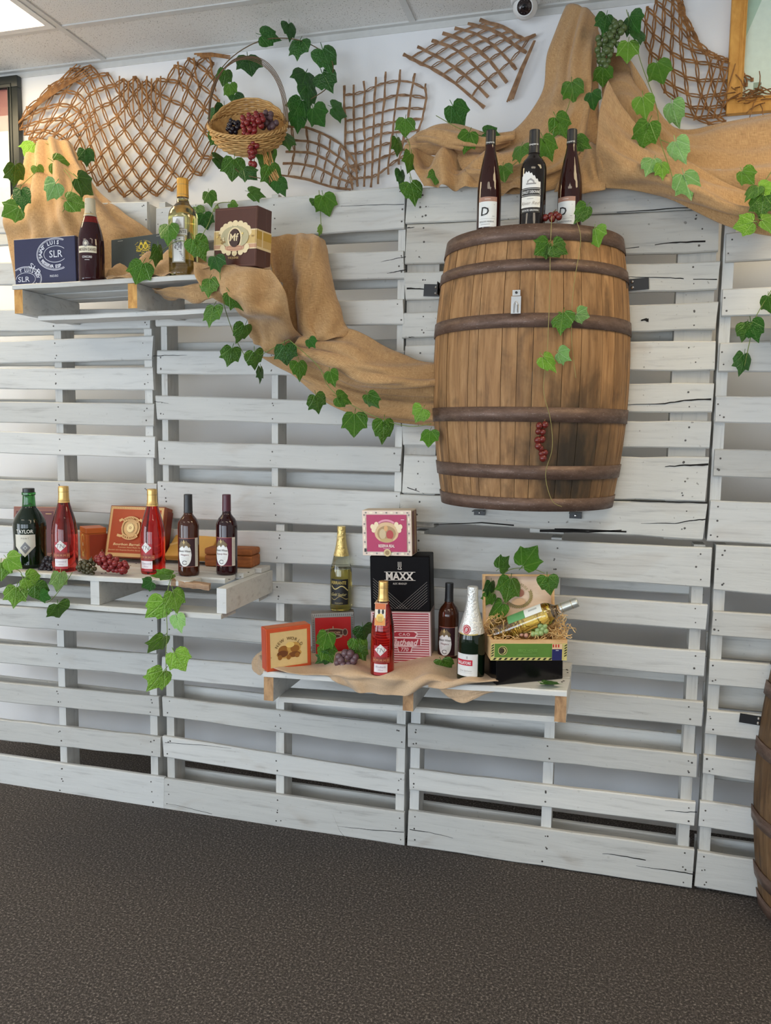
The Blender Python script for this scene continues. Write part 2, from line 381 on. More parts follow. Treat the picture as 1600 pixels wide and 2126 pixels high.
# --- lower row
pallet('bottom left whitewashed pallet under the shelf of ruby bottles', -2.81, -1.772,
    [(0, 1091, 1147, 320, 1112, 1170), (0, 1187, 1229, 322, 1207, 1253), (0, 1258, 1300, 324, 1279, 1322), (0, 1337, 1377, 327, 1359, 1405), (0, 1416, 1457, 331, 1447, 1488),
     (0, 1494, 1537, 333, 1531, 1573), (0, 1567, 1634, 337, 1614, 1681)],
    .002, ROW-.012, [-2.77, -2.235, -1.79], .034, backz=[(1.17, 1.08), (.86, .77), (.62, .53), (.45, .40)], lean=(0, .027))
pallet('bottom centre whitewashed pallet left of the dark seam, leaf strand hanging at its left edge', -1.737, -.703,
    [(339, 1098, 1160, 848, 1110, 1180), (339, 1196, 1240, 848, 1222, 1268), (339, 1272, 1318, 846, 1314, 1362), (338, 1364, 1410, 844, 1409, 1458),
     (338, 1447, 1488, 841, 1508, 1556), (339, 1529, 1572, 839, 1608, 1652), (338, 1616, 1680, 839, 1688, 1757)],
    .002, ROW-.008, [-1.712, -1.222, -.725], .034, backz=[(1.14, 1.05), (.80, .71), (.50, .44), (.135, .012)])
pallet('bottom pallet below the barrel, right of the dark seam under the centre shelf', -.688, .336,
    [(848, 1108, 1178, 1476, 1137, 1221), (850, 1216, 1262, 1472, 1256, 1309), (850, 1303, 1352, 1467, 1353, 1406), (850, 1405, 1452, 1462, 1458, 1510),
     (850, 1504, 1552, 1456, 1570, 1617), (848, 1597, 1640, 1448, 1667, 1717), (847, 1683, 1757, 1442, 1764, 1846)],
    .002, ROW-.01, [-.668, -.17, .305], .036, backz=[(1.12, 1.03), (.80, .71), (.52, .44), (.135, .012)], lean=(0, 0))
pallet('bottom pallet at the right edge behind the standing barrel', .352, 1.38,
    [(1481, 1131, 1225, 1600, 1136, 1236), (1477, 1269, 1320, 1600, 1277, 1330), (1469, 1370, 1422, 1600, 1379, 1434), (1464, 1474, 1524, 1600, 1486, 1540),
     (1459, 1568, 1607, 1600, 1585, 1628), (1455, 1664, 1717, 1600, 1685, 1740), (1450, 1768, 1843, 1600, 1792, 1870)],
    .002, ROW-.008, [.375, .87, 1.36], .036, backz=[(1.15, 1.06), (.90, .81), (.72, .63), (.45, .37), (.15, .012)])

# ------------------------------------------------------------------ shelves cut from pallets
SHELF = {}
def shelf(key, label, xL, zl, xR, zr, D, stringers, sh=.086, sw=.036, raw=True, tops=None, bots=None, mt=None, back=0.0, endw=None):
    """tops / bots: list of (y_front, y_back, xa, xb) boards; stringers: list of x (right-to-left order free)"""
    th = thing('pallet_shelf', label, 'shelf', T((xL+xR)/2, -D/2, zl), 'wall shelves cut from pallets')
    inv = th.matrix_world.inverted(); tb = .018
    zf = lambda x, y=0: zl+(zr-zl)*(x-xL)/(xR-xL)
    SHELF[key] = lambda x, y: zf(x)
    for (ya, yb, xa, xb) in tops:
        za, zb = zf(xa), zf(xb)
        p = plank('top_board', (xa, yb, za), (xb, yb, zb), (xb, ya, zb), (xa, ya, za), tb, mt or M_PX, th, jit=.002, back=Vector((0, 0, -1)), endcut=.006)
    for s in stringers:
        z = zf(s)-tb; y1 = -back-.002
        m = MB(); m.box(s-sw/2, s+sw/2, -D+.004, y1, z-sh, z-.001); m.m = [1 if i == 2 and raw else 0 for i in range(6)]
        m.build('stringer', [M_PX, M_RAW if key == 'UL' else M_RAW2], th, M=inv)
        # saw marks on the cut face
    for (ya, yb, xa, xb) in bots:
        za, zb = zf(xa)-tb-sh-.001, zf(xb)-tb-sh-.001
        plank('bottom_board', (xa, yb, za), (xb, yb, zb), (xb, ya, zb), (xa, ya, za), tb, mt or M_PX, th, jit=.002, back=Vector((0, 0, -1)), endcut=.005)
    npts = [(s+random.uniform(-.01, .01), random.uniform(-D+.02, -.05), zf(s)+.0003) for s in stringers for k in range(5)]
    nails(th, npts, d=Vector((0, 0, 1)))
    return th
shelf('UL', 'upper left pallet shelf with orange sawn stringer ends, holding the navy box', -2.128, 2.098, -1.16, 2.112, .335, [-2.105, -1.632, -1.19],
      tops=[(-.335, -.225, -2.128, -1.165), (-.20, -.10, -2.125, -1.165), (-.08, -.005, -2.128, -1.165)], bots=[(-.27, -.17, -2.07, -1.12)])
shelf('L', 'left pallet shelf with splintered front corner, holding the row of red and dark bottles', -2.36, 1.047, -1.255, 1.060, .40, [-2.335, -1.765, -1.264], sh=.088, raw=False,
      tops=[(-.40, -.318, -2.36, -1.38), (-.312, -.22, -2.36, -1.295), (-.20, -.10, -2.36, -1.27), (-.085, -.005, -2.36, -1.255)], bots=[(-.405, -.30, -2.36, -1.262), (-.10, -.01, -2.36, -1.26)])
shelf('C', 'centre pallet shelf with beige cloth, holding cigar boxes and sparkling wine', -1.14, .742, -.098, .780, .335, [-1.118, -.615, -.118],
      tops=[(-.335, -.20, -1.14, -.098), (-.185, -.10, -1.14, -.10), (-.085, -.005, -1.14, -.10)], bots=[(-.285, -.17, -1.10, -.13)])
shelf('R', 'pallet shelf cut off by the right picture edge, ivy leaves beside it', .475, 1.985, 1.35, 1.985, .25, [.50, .92, 1.32],
      tops=[(-.25, -.15, .475, 1.35), (-.13, -.03, .475, 1.35)], bots=[(-.23, -.13, .475, 1.35)], mt=M_WX)
# the splintered front corner of the left shelf
th = [o for o in bpy.data.objects if o.name.startswith('pallet_shelf') and o['label'].startswith('left pallet')][0]
za = 1.058
plank('splintered_board', (-1.50, -.355, za), (-1.31, -.375, za-.004), (-1.31, -.405, za-.004), (-1.46, -.40, za), .020, M_RAWX, th, jit=.003, back=Vector((0, 0, -1)), endcut=.008)

# open cracks and a knot hole in the weathered boards
M_CRACK = plain((.010, .008, .007), .9)
def cracks(label_start, lines, y=-.0007):
    th = [o for o in bpy.data.objects if o.get('label', '').startswith(label_start)][0]; inv = th.matrix_world.inverted()
    for pts, wd in lines:
        P = [at(u, v, y) for u, v in pts]; q = []
        for i in range(len(P)-1):
            for k in range(4): q.append(P[i].lerp(P[i+1], k/4)+Vector((0, 0, random.uniform(-.0012, .0012))))
        q.append(P[-1]); n = len(q); m = MB()
        w = [wd*(.25+.75*(i/(n-1))**.7)*random.uniform(.7, 1.2) for i in range(n)]
        vs = [p+Vector((0, 0, h*.5)) for p, h in zip(q, w)]+[p-Vector((0, 0, h*.5)) for p, h in zip(q, w)]+[p+Vector((0, .004, 0)) for p in q]
        m.add(vs, [(i, i+1, n+i+1, n+i) for i in range(n-1)]+[(i, 2*n+i, 2*n+i+1, i+1) for i in range(n-1)]+[(n+i, n+i+1, 2*n+i+1, 2*n+i) for i in range(n-1)])
        m.build('crack', M_CRACK, th, M=inv)
cracks('weathered', [([(1295, 516), (1380, 506), (1412, 503), (1464, 501)], .006), ([(1300, 574), (1380, 576), (1423, 579), (1488, 580)], .004), ([(1300, 840), (1380, 838), (1420, 831), (1476, 829)], .006), ([(860, 472), (845, 473)], .004),
    ([(1280, 440), (1380, 434), (1490, 428)], .005), ([(912, 599), (880, 600), (844, 599)], .006), ([(1380, 969), (1420, 966), (1470, 964)], .007), ([(1330, 1086), (1400, 1087), (1440, 1080), (1464, 1078)], .004), ([(900, 1089), (1000, 1085), (1150, 1098), (1300, 1104)], .007), ([(880, 1025), (845, 1012)], .004), ([(860, 700), (848, 700)], .003),
    ([(1290, 1101), (1220, 1104), (1120, 1102)], .010), ([(1330, 665), (1339, 664), (1346, 665)], .012), ([(1310, 1040), (1390, 1042), (1468, 1044)], .005)])
cracks('upper whitewashed', [([(790, 544), (815, 538), (842, 533)], .003), ([(803, 568), (820, 564), (842, 560)], .004), ([(388, 738), (350, 738), (318, 739)], .003), ([(350, 838), (320, 833)], .003), ([(700, 428), (760, 426), (838, 424)], .002)])
cracks('bottom centre', [([(700, 1715), (760, 1722), (838, 1728)], .003), ([(690, 1690), (705, 1725), (715, 1738)], .002), ([(345, 1668), (380, 1675), (440, 1690)], .002), ([(480, 1554), (420, 1547), (342, 1542)], .002)])
cracks('bottom pallet below', [([(1250, 1772), (1290, 1777), (1340, 1786)], .004), ([(1320, 1798), (1400, 1808), (1440, 1815)], .004), ([(1380, 1683), (1420, 1686), (1446, 1686)], .003), ([(940, 1740), (890, 1728), (850, 1722)], .003)])

# ------------------------------------------------------------------ barrels
def barrel_wood(stain=None, k=1.0):
    t = NT('oak_stave'); tc = t.n('ShaderNodeTexCoord')
    g = t.noise(t.coord('Object', (13, 13, 1.1)), 4, 7, .6, .4); g2 = t.noise(t.coord('Object', (5, 5, 3)), 2.2, 4, .6, .3)
    c = t.ramp(g, [(.25, tuple(c*k for c in srgb(106, 74, 44))), (.48, tuple(c*k for c in srgb(154, 114, 72))), (.72, tuple(c*k for c in srgb(182, 142, 98)))])
    blot = t.ramp(g2, [(.36, (1, 1, 1)), (.50, (0, 0, 0))])
    c = t.mix(t.math('MULTIPLY', blot, .45), c, tuple(q*k for q in srgb(70, 50, 28)))
    c = t.mix(1.0, c, t.ramp(t.rand(), [(0, (.82, .80, .76)), (.5, (.97, .96, .94)), (1, (1.10, 1.07, 1.02))]), 'MULTIPLY')
    if stain is not None:
        mp = t.n('ShaderNodeMapping'); mp.inputs['Location'].default_value = tuple(-s for s in stain)
        t.l(tc.outputs['Object'], mp.inputs['Vector'])
        vm = t.n('ShaderNodeVectorMath', operation='MULTIPLY'); vm.inputs[1].default_value = (8.5, 3, 4.6); t.l(mp.outputs[0], vm.inputs[0])
        ln = t.n('ShaderNodeVectorMath', operation='LENGTH'); t.l(vm.outputs[0], ln.inputs[0])
        d = t.math('ADD', ln.outputs['Value'], t.math('MULTIPLY', t.noise(t.coord('Object', (5, 5, 1.6), False), 5, 5), 1.3))
        c = t.mix(t.ramp(t.math('MULTIPLY', d, .42), [(.42, (.94, .94, .94)), (.60, (.62, .62, .62)), (.90, (0, 0, 0))]), c, (.014, .011, .006))
    t.bump(g, .4, .004); return t.set(c, .68)
t = NT('rusty_hoop'); n = t.noise(t.coord('Object', (3, 3, 12)), 6, 6, .65)
M_HOOP = t.set(t.mix(t.ramp(t.noise(t.coord('Object', (5, 5, 30)), 22, 3), [(.64, (0, 0, 0)), (.72, (1, 1, 1))]), t.ramp(n, [(.3, (.095, .055, .038)), (.7, (.19, .118, .088))]), (.36, .31, .28)), t.ramp(n, [(.3, (.62, .62, .62)), (.7, (.40, .40, .40))]), .35)
M_HEAD = raw_wood('barrel_head', srgb(96, 66, 38), srgb(150, 112, 72), (12, 2, 2))
M_STEEL = plain((.58, .57, .55), .28, 1.0); M_BLACK = plain((.012, .012, .014), .42)

def barrel(label, cx, cy, z0, z1, Rb, Rh, hoops, stain=None, n=17, seed=3, a0=-math.pi, a1=0.0, k=1.0):
    rnd = random.Random(seed); th = thing('half_barrel', label, 'barrel', T(cx, cy, z0)); H = z1-z0; mw = barrel_wood(stain, k)
    R = lambda z: Rb-(Rb-Rh)*(2*z/H-1)**2
    ws = [rnd.uniform(.55, 1.45) for _ in range(n)]; s = sum(ws); a = a0; NZ = 14
    for w in ws:
        b = a+(a1-a0)*w/s; m = MB(); dr = rnd.uniform(-.0012, .0012); g = .0026; cols = 4
        for inner in (0, 1):
            for i in range(NZ+1):
                z = H*i/NZ
                for k in range(cols):
                    an = a+g+(b-a-2*g)*k/(cols-1); r = R(z)+dr-(.024 if inner else 0)
                    if not inner and k in (0, cols-1): r -= .0012
                    m.v.append((r*math.cos(an), r*math.sin(an), z))
        O = (NZ+1)*cols
        for i in range(NZ):
            for k in range(cols-1):
                p = i*cols+k; m.f.append((p, p+1, p+1+cols, p+cols)); m.f.append((O+p, O+p+cols, O+p+cols+1, O+p+1))
            for k in (0, cols-1):
                p = i*cols+k; m.f.append((p, p+cols, O+p+cols, O+p))
        for i in (0, NZ):
            for k in range(cols-1):
                p = i*cols+k; m.f.append((p, O+p, O+p+1, p+1))
        m.m = [0]*len(m.f); m.build('stave', mw, th, smooth=False); a = b
    for (zb, zt) in hoops:
        zb -= z0; zt -= z0; m = MB(); nn = 48
        for (dr, zz) in ((.0006, zb), (.0036, zb), (.0036, zt), (.0006, zt)):
            for k in range(nn+1):
                an = a0+(a1-a0)*k/nn; r = R(min(max(zz, 0), H))+dr+(.0008 if dr > .001 else 0); m.v.append((r*math.cos(an), r*math.sin(an), zz))
        for i in range(4):
            for k in range(nn):
                p = i*(nn+1)+k; q = ((i+1) % 4)*(nn+1)+k; m.f.append((p, p+1, q+1, q)); m.m.append(0)
        m.build('hoop', M_HOOP, th, smooth=True)
    for nm, z in (('barrel_head', H-.012), ('barrel_base', .02)):
        m = MB(); r = R(z)-.023; nn = 40; vs = [(r*math.cos(a0+(a1-a0)*k/nn), r*math.sin(a0+(a1-a0)*k/nn), zz) for zz in (z-.018, z) for k in range(nn+1)]
        m.add(vs, [tuple(range(nn+1)), tuple(range(nn+1, 2*nn+2))]+[(k, k+1, nn+2+k, nn+1+k) for k in range(nn)]+[(0, nn, 2*nn+1, nn+1)])
        m.build(nm, M_HEAD, th)
    return th, R
BX, BY, BZ0, BZ1 = -.2806, -.004, 1.340, 2.226
bz = lambda v: at(1105, v, -.325).z
st = at(1186, 958, -.30)-Vector((BX, BY, BZ0))
B1, BR = barrel('large brown oak half barrel with six rusty hoops mounted on the cracked pallet', BX, BY, BZ0, BZ1, .3336, .2925,
    [(bz(497)+.004, BZ1), (bz(560), bz(535)), (bz(680), bz(650)), (bz(876), bz(845)), (bz(996), bz(967)), (BZ0, bz(1032)-.006)], tuple(st))
b2c = at(1565, 1610, -.02); B2X = b2c.x+.335
barrel('dark half barrel standing on the carpet at the right edge', B2X, -.004, .003, .885, .3336, .2925, [(.0, .05), (.10, .15), (.30, .345), (.54, .585), (.735, .78), (.835, .882)], None, seed=9, k=.45)
# hasp on the big barrel
def local_frame(p, ang):      # x right, y into the surface, z up; ang = outward direction angle
    o = Vector((math.cos(ang), math.sin(ang), 0)); r = Vector((-math.sin(ang), math.cos(ang), 0))
    M = Matrix(((r.x, -o.x, 0, p.x), (r.y, -o.y, 0, p.y), (r.z, -o.z, 1, p.z), (0, 0, 0, 1))); return M
h = at(1072.5, 628, -.325); ang = math.atan2(-math.sqrt(.3336**2-(h.x-BX)**2), h.x-BX)
hp = Vector((BX+math.cos(ang)*.336, BY+math.sin(ang)*.336, h.z)); M = local_frame(hp, ang)
th = thing('hasp_latch', 'small bright steel hasp latch screwed to the big barrel front', 'latch', M)
m = MB(); m.box(-.012, .012, -.002, .004, .018, .035); m.box(-.015, .015, -.004, .003, -.036, .016); m.build('plate', M_STEEL, th)
m = MB(); m.tube([(-.006, -.004, -.033), (-.006, -.012, -.01), (0, -.013, .0), (.006, -.012, -.01), (.006, -.004, -.033)], .0022); m.build('staple_loop', M_STEEL, th)
m = MB(); m.tube([(0, -.001, .027), (0, -.005, .027)], .004, 10); m.build('screw', M_BLACK, th)
def bracket(label, u0, v0, u1, v1, y=-.003, tilt=0, flange=None, under=False):
    a, b = at(u0, v0, y), at(u1, v1, y); c = (a+b)/2; w, hh = abs(b.x-a.x)/2, abs(a.z-b.z)/2
    th = thing('steel_bracket', label, 'bracket', T(c.x, y, c.z) @ RYm(tilt), 'black steel brackets holding the barrels')
    m = MB(); m.box(-w, w, -.003, 0, -hh, hh); m.build('plate', M_BLACK, th)
    if flange:
        m = MB(); m.box(*((w-.003, w) if flange > 0 else (-w, -w+.003)), -.06, 0, -hh, hh); m.build('flange', M_BLACK, th)
    if under:
        m = MB(); m.box(-w, w, -.05, 0, hh-.003, hh); m.build('flange', M_BLACK, th)
    for (sx, sz) in (((.45, .5), (.45, -.5)) if not under else ((0, -.1),)):
        m = MB(); m.sphere((w*sx*(-1 if (flange or 1) < 0 else 1), -.003, hh*sz), min(.006, hh*.4), 8, 5, sz=1); m.build('screw', M_STEEL, th)
bracket('black steel bracket at the left side of the big barrel', 880, 591, 915, 615, tilt=math.radians(3), flange=1)
bracket('black steel bracket at the right side of the big barrel', 1300, 579, 1346, 602, tilt=math.radians(-4), flange=-1)
bracket('black steel bracket under the big barrel, the left one', 984, 1058, 1007, 1070, under=True)
bracket('black steel bracket under the big barrel, the right one', 1182, 1062, 1207, 1077, under=True)
bracket('black steel bracket on the lower pallet beside the standing barrel', 1535, 1482, 1588, 1506, tilt=math.radians(4), flange=1)

# ------------------------------------------------------------------ lettering and flat print
_TX = {}
def txt2d(s, bold=0.0, shear=0.0, space=1.0):
    key = (s, bold, shear, space)
    if key not in _TX:
        c = bpy.data.curves.new('txt', 'FONT'); c.body = s; c.size = 1.0; c.offset = bold; c.shear = shear; c.space_character = space
        c.align_x = 'CENTER'; c.resolution_u = 2; c.fill_mode = 'FRONT'
        o = bpy.data.objects.new('txt', c); COL.objects.link(o); dg = bpy.context.evaluated_depsgraph_get()
        me = o.evaluated_get(dg).to_mesh(); vs = [(v.co.x, v.co.y) for v in me.vertices]; fs = [tuple(p.vertices) for p in me.polygons]
        o.evaluated_get(dg).to_mesh_clear(); bpy.data.objects.remove(o); bpy.data.curves.remove(c); _TX[key] = (vs, fs)
    return _TX[key]
class Decal:
    """flat print: shapes in (s, t) metres on a face, s to the right, t up"""
    def __init__(d): d.sh = []; d.tx = []; d.layer = 0; d.grp = 0; d.inarc = False
    def strip(d, s0, s1, lo, hi, col, n=14, r=1):
        vs = []; r = max(1, min(8, int((max(hi(s0), hi((s0+s1)/2))-min(lo(s0), lo((s0+s1)/2)))/.012)))
        for i in range(n+1):
            s = s0+(s1-s0)*i/n; a, b = lo(s), hi(s); vs += [(s, a+(b-a)*k/r) for k in range(r+1)]
        q = r+1
        d.layer += 1; d.sh.append((vs, [(q*i+k, q*i+q+k, q*i+q+k+1, q*i+k+1) for i in range(n) for k in range(r)], col, d.layer)); return d
    def rect(d, s0, s1, t0, t1, col, n=10): return d.strip(s0, s1, lambda s: t0, lambda s: t1, col, n)
    def ell(d, cs, ct, rs, rt, col, n=24):
        q = lambda s: rt*math.sqrt(max(0, 1-((s-cs)/rs)**2)); return d.strip(cs-rs, cs+rs, lambda s: ct-q(s), lambda s: ct+q(s), col, n)
    def diamond(d, cs, ct, rs, rt, col): return d.strip(cs-rs, cs+rs, lambda s: ct-rt*(1-abs(s-cs)/rs), lambda s: ct+rt*(1-abs(s-cs)/rs), col, 12)
    def ring(d, cs, ct, rs, rt, w, col, a0=0, a1=360, n=48):
        vs = []
        for i in range(n+1):
            a = math.radians(a0+(a1-a0)*i/n); c, s = math.cos(a), math.sin(a); vs += [(cs+rs*c, ct+rt*s), (cs+(rs-w)*c, ct+(rt-w)*s)]
        d.layer += 1; d.sh.append((vs, [(2*i, 2*i+2, 2*i+3, 2*i+1) for i in range(n)], col, d.layer)); return d
    def frame(d, s0, s1, t0, t1, w, col):
        for a in ((s0, s1, t0, t0+w), (s0, s1, t1-w, t1), (s0, s0+w, t0+w, t1-w), (s1-w, s1, t0+w, t1-w)): d.rect(*a, col)
        return d
    def line(d, s0, t0, s1, t1, w, col):
        dx, dy = s1-s0, t1-t0; L = math.hypot(dx, dy); nx, ny = -dy/L*w/2, dx/L*w/2
        d.layer += 1; d.sh.append(([(s0+nx, t0+ny), (s0-nx, t0-ny), (s1-nx, t1-ny), (s1+nx, t1+ny)], [(0, 1, 2, 3)], col, d.layer)); return d
    def poly(d, pts, col):
        d.layer += 1; d.sh.append((list(pts), [tuple(range(len(pts)))], col, d.layer)); return d
    def text(d, s, cs, ct, size, col, bold=0.0, shear=0.0, rot=0.0, width=None, space=1.0):
        vs, fs = txt2d(s, bold, shear, space)
        if not vs: return d
        xs = [p[0] for p in vs]; cx = (min(xs)+max(xs))/2; k = size/.7; kx = k if width is None else width/(max(xs)-min(xs)); c, sn = math.cos(rot), math.sin(rot)
        P = []
        for (x, y) in vs:
            x = (x-cx)*kx; y = (y-.35)*k; P.append((cs+x*c-y*sn, ct+x*sn+y*c))
        d.tx.append((P, fs, col, d.grp)); d.grp += 0 if d.inarc else 1; return d
    def arc(d, s, cs, ct, rs, rt, a0, a1, size, col, bold=0.0, out=True):
        n = len(s); d.inarc = True
        for i, ch in enumerate(s):
            if ch == ' ': continue
            a = math.radians(a0+(a1-a0)*(i+.5)/n); x, y = cs+rs*math.cos(a), ct+rt*math.sin(a)
            tx, ty = -rs*math.sin(a), rt*math.cos(a)
            rot = math.atan2(ty, tx)+(math.pi if out else 0)
            d.text(ch, x, y, size, col, bold, 0, rot)
        d.inarc = False; d.grp += 1; return d
    def build(d, name, parent, M=None, wrap=None, text_name='lettering'):
        """wrap = (radius function of t, phi0) maps onto a bottle; otherwise onto the plane y=0 of M"""
        def put(P, off):
            if wrap is None: return [(x, -off, y) for x, y in P]
            rf, ph = wrap; out = []
            for x, y in P:
                r = rf(y)+off; a = ph+x/rf(y); out.append((r*math.cos(a), r*math.sin(a), y))
            return out
        res = None
        for lst, nm in [(d.sh, name)]+[([q for q in d.tx if q[3] == g], text_name) for g in range(d.grp)]:
            if not lst: continue
            m = MB(); cols = []
            for P, fs, col, ly in lst:
                if col not in cols: cols.append(col)
                m.add(put(P, .0005+.00012*ly if nm == name and lst is d.sh else .0008+.00012*(d.layer+1)), fs, cols.index(col))
            mats = [plain(c, .45) if not isinstance(c, str) else MET[c] for c in cols]
            o = link(nm, m.mesh(nm, mats, False, False), res if (res is not None and M is None) else parent, M if not (res is not None and M is None) else None)
            if res is None: res = o
        return res
MET = {'gold': plain((.80, .58, .22), .3, .8), 'silver': plain((.75, .75, .74), .3, .9)}
WHT = (.82, .82, .80); CRM = (.80, .74, .60); BLK = (.015, .014, .014); GLD = srgb(214, 176, 104); REDP = (.55, .02, .025)

# ------------------------------------------------------------------ bottles
def glass(name, col, trans=1.0, rough=.03, ior=1.42):
    t = NT(name); n = t.noise(t.coord('Object', (1, 1, 1)), 9, 2)
    return t.set(t.mix(n, tuple(c*.95 for c in col), col), rough, 0.0, **{'Transmission Weight': trans, 'IOR': ior, 'Coat Weight': .3, 'Coat Roughness': .02})
G_DARK = glass('dark_wine_glass', (.010, .006, .005), 0.0); G_AMBER = glass('amber_wine_glass', (.055, .014, .006), 0.0); G_PURP = glass('burgundy_wine_glass', (.022, .004, .006), 0.0)
G_GREEN = glass('dark_green_glass', (.004, .012, .005), 0.0); G_GREENT = glass('green_glass', (.05, .30, .06), .85)
G_ROSE = glass('rose_wine_glass', (.62, .045, .035), 1.0); G_RED = glass('red_wine_glass', (.66, .022, .014), 1.0); G_WHITE = glass('white_wine_glass', (.93, .87, .34), 1.0); G_CONC = glass('concord_glass', (.030, .003, .006), 0.0); G_CONCN = glass('concord_neck_glass', (.40, .02, .02), .9)
G_GOLDG = glass('gold_tinted_glass', (.97, .93, .66), 1.0)
G_CLEAR = glass('clear_glass', (.96, .97, .94), 1.0); G_PALE = glass('pale_gold_wine', (.95, .80, .24), 1.0)
PROF = {
 'bordeaux': [(.0, .012), (.55, .004), (.88, 0), (.97, .008), (1, .03), (1, .60), (.985, .635), (.92, .67), (.78, .705), (.58, .735), (.44, .76), (.385, .80), (.37, .94), (.37, 1.0)],
 'hock': [(.0, .012), (.55, .004), (.9, 0), (.98, .008), (1, .03), (1, .36), (.985, .43), (.94, .50), (.86, .57), (.74, .65), (.60, .73), (.48, .79), (.41, .84), (.385, .88), (.375, 1.0)],
 'slope': [(.0, .012), (.6, .004), (.9, 0), (.98, .01), (1, .03), (1, .42), (.975, .50), (.91, .57), (.80, .64), (.66, .71), (.53, .77), (.44, .82), (.39, .86), (.37, 1.0)],
 'champagne': [(.0, .015), (.6, .004), (.9, 0), (.98, .01), (1, .03), (1, .42), (.98, .47), (.90, .54), (.76, .62), (.60, .70), (.47, .78), (.40, .85), (.37, .92), (.36, 1.0)],
 'port': [(.0, .012), (.7, .0), (.86, .0), (.95, .02), (.98, .05), (.965, .30), (1, .52), (.985, .57), (.90, .62), (.74, .68), (.58, .725), (.45, .76), (.40, .80), (.37, .90), (.36, .915), (.42, .925), (.42, .955), (.34, .96), (.34, 1.0)],
}
def prof_r(kind, R, H):
    P = PROF[kind]
    def f(z):
        t = z/H
        for i in range(3, len(P)-1):
            if P[i][1] <= t <= P[i+1][1]:
                k = (t-P[i][1])/max(1e-6, P[i+1][1]-P[i][1]); return R*(P[i][0]+(P[i+1][0]-P[i][0])*k)
        return R*P[-1][0]
    return f
def bottle(label, p, kind, R, H, glassm, cap=None, capz=.8, capcol=None, liquid=None, fill=None, tilt=None, group=None, rot=0, cap_name='capsule', screw=False, neckm=None, neckz=.78):
    """p = base point. liquid: material of the wine inside (then glassm is the clear shell)"""
    phi = math.atan2(CAM.y-p.y, CAM.x-p.x)+rot
    th = thing('wine_bottle', label, 'bottle', T(*p) if tilt is None else tilt, group); f = prof_r(kind, R, H); P = PROF[kind]
    # finely resampled profile
    zs = sorted(set([q[1] for q in P if q[1] >= .03]+[.03+.97*i/40 for i in range(41)]))
    fine = [(R*r, H*z) for r, z in P[:5]]+[(f(z*H-1e-9) if z > .03 else R, z*H) for z in zs if z > .03]
    def part(nm, pr, mat, par=th, close=True):
        m = MB(); m.lathe(pr, 40)
        if close: m.add([(pr[-1][0]*math.cos(6.2832*k/40), pr[-1][0]*math.sin(6.2832*k/40), pr[-1][1]) for k in range(40)], [tuple(range(40))])
        o = link(nm, m.mesh(nm, mat), par); smooth_by_angle(o.data, 50); return o
    if neckm is not None:
        i = [k for k, q in enumerate(fine) if q[1] >= neckz*H][0]
        body = part('glass_body', fine[:i+1], glassm); part('glass_neck', fine[i:], neckm)
    else: body = part('glass_body', fine, glassm)
    if liquid is not None:
        lim = (fill or .72)*H
        inn = [(max(0, r*.93-.0006), z+(.006 if k < 3 else 0)) for k, (r, z) in enumerate(fine) if z < lim]; inn.append((f(lim)*.93-.0006, lim)); inn.append((0, lim+.0005))
        part('wine', inn, liquid, close=False)
    if cap is not None:
        z0 = capz*H; pr = [(f(z0)+.0002, z0)]+[(f(z)+.0011, z) for z in [z0+(H-z0)*i/12 for i in range(13)]]
        pr += [(f(H*.999)+.0006, H+.0018), (f(H*.999)*.8, H+.0026), (0, H+.0026)]
        if screw:
            pr = [(r+(.0006 if (k % 2) else 0) if z > z0+(H-z0)*.72 else r, z) for k, (r, z) in enumerate(pr)]
        cp = part(cap_name, pr, cap, close=False)
        if screw:
            for zz in (z0+(H-z0)*.68, z0+(H-z0)*.12):
                m = MB(); r = f(zz)+.0013; m.lathe([(r-.001, zz-.0012), (r+.0004, zz-.0006), (r+.0004, zz+.0006), (r-.001, zz+.0012)], 32); m.build('ring', plain((.45, .32, .14), .4, .6), cp, smooth=True)
    return th, f, phi
C_GOLD = plain((.72, .47, .17), .32, .75); C_BLACK = plain((.018, .018, .02), .38); C_WINE = plain((.075, .010, .022), .35); C_SILV = plain((.62, .62, .56), .35, .7); C_CREAM = plain((.60, .54, .40), .4, .2); C_ORANGE = plain((.70, .36, .06), .35, .35)
t = NT('crinkled_gold_foil'); n = t.noise(t.coord('Object', (1, 1, 1)), 130, 4); t.bump(n, 1.0, .004); C_GFOIL = t.set((.78, .60, .24), .25, .9)
t = NT('crinkled_silver_foil'); n = t.noise(t.coord('Object', (1, 1, 1)), 130, 4); t.bump(n, .9, .004); C_SFOIL = t.set((.80, .80, .77), .3, .6)

def onshelf(u, v, key, dz=0.0):
    p = atz(u, v, 1.0)
    for _ in range(4):
        z = SHELF[key](p.x, p.y)+dz; p = atz(u, v, z)
    return p
def up(u, y, key, dz=.0005):     # stands on a shelf above eye level: column u, depth y
    p = at(u, 560, y); p.z = SHELF[key](p.x, p.y)+dz; return p
EPS = .0006
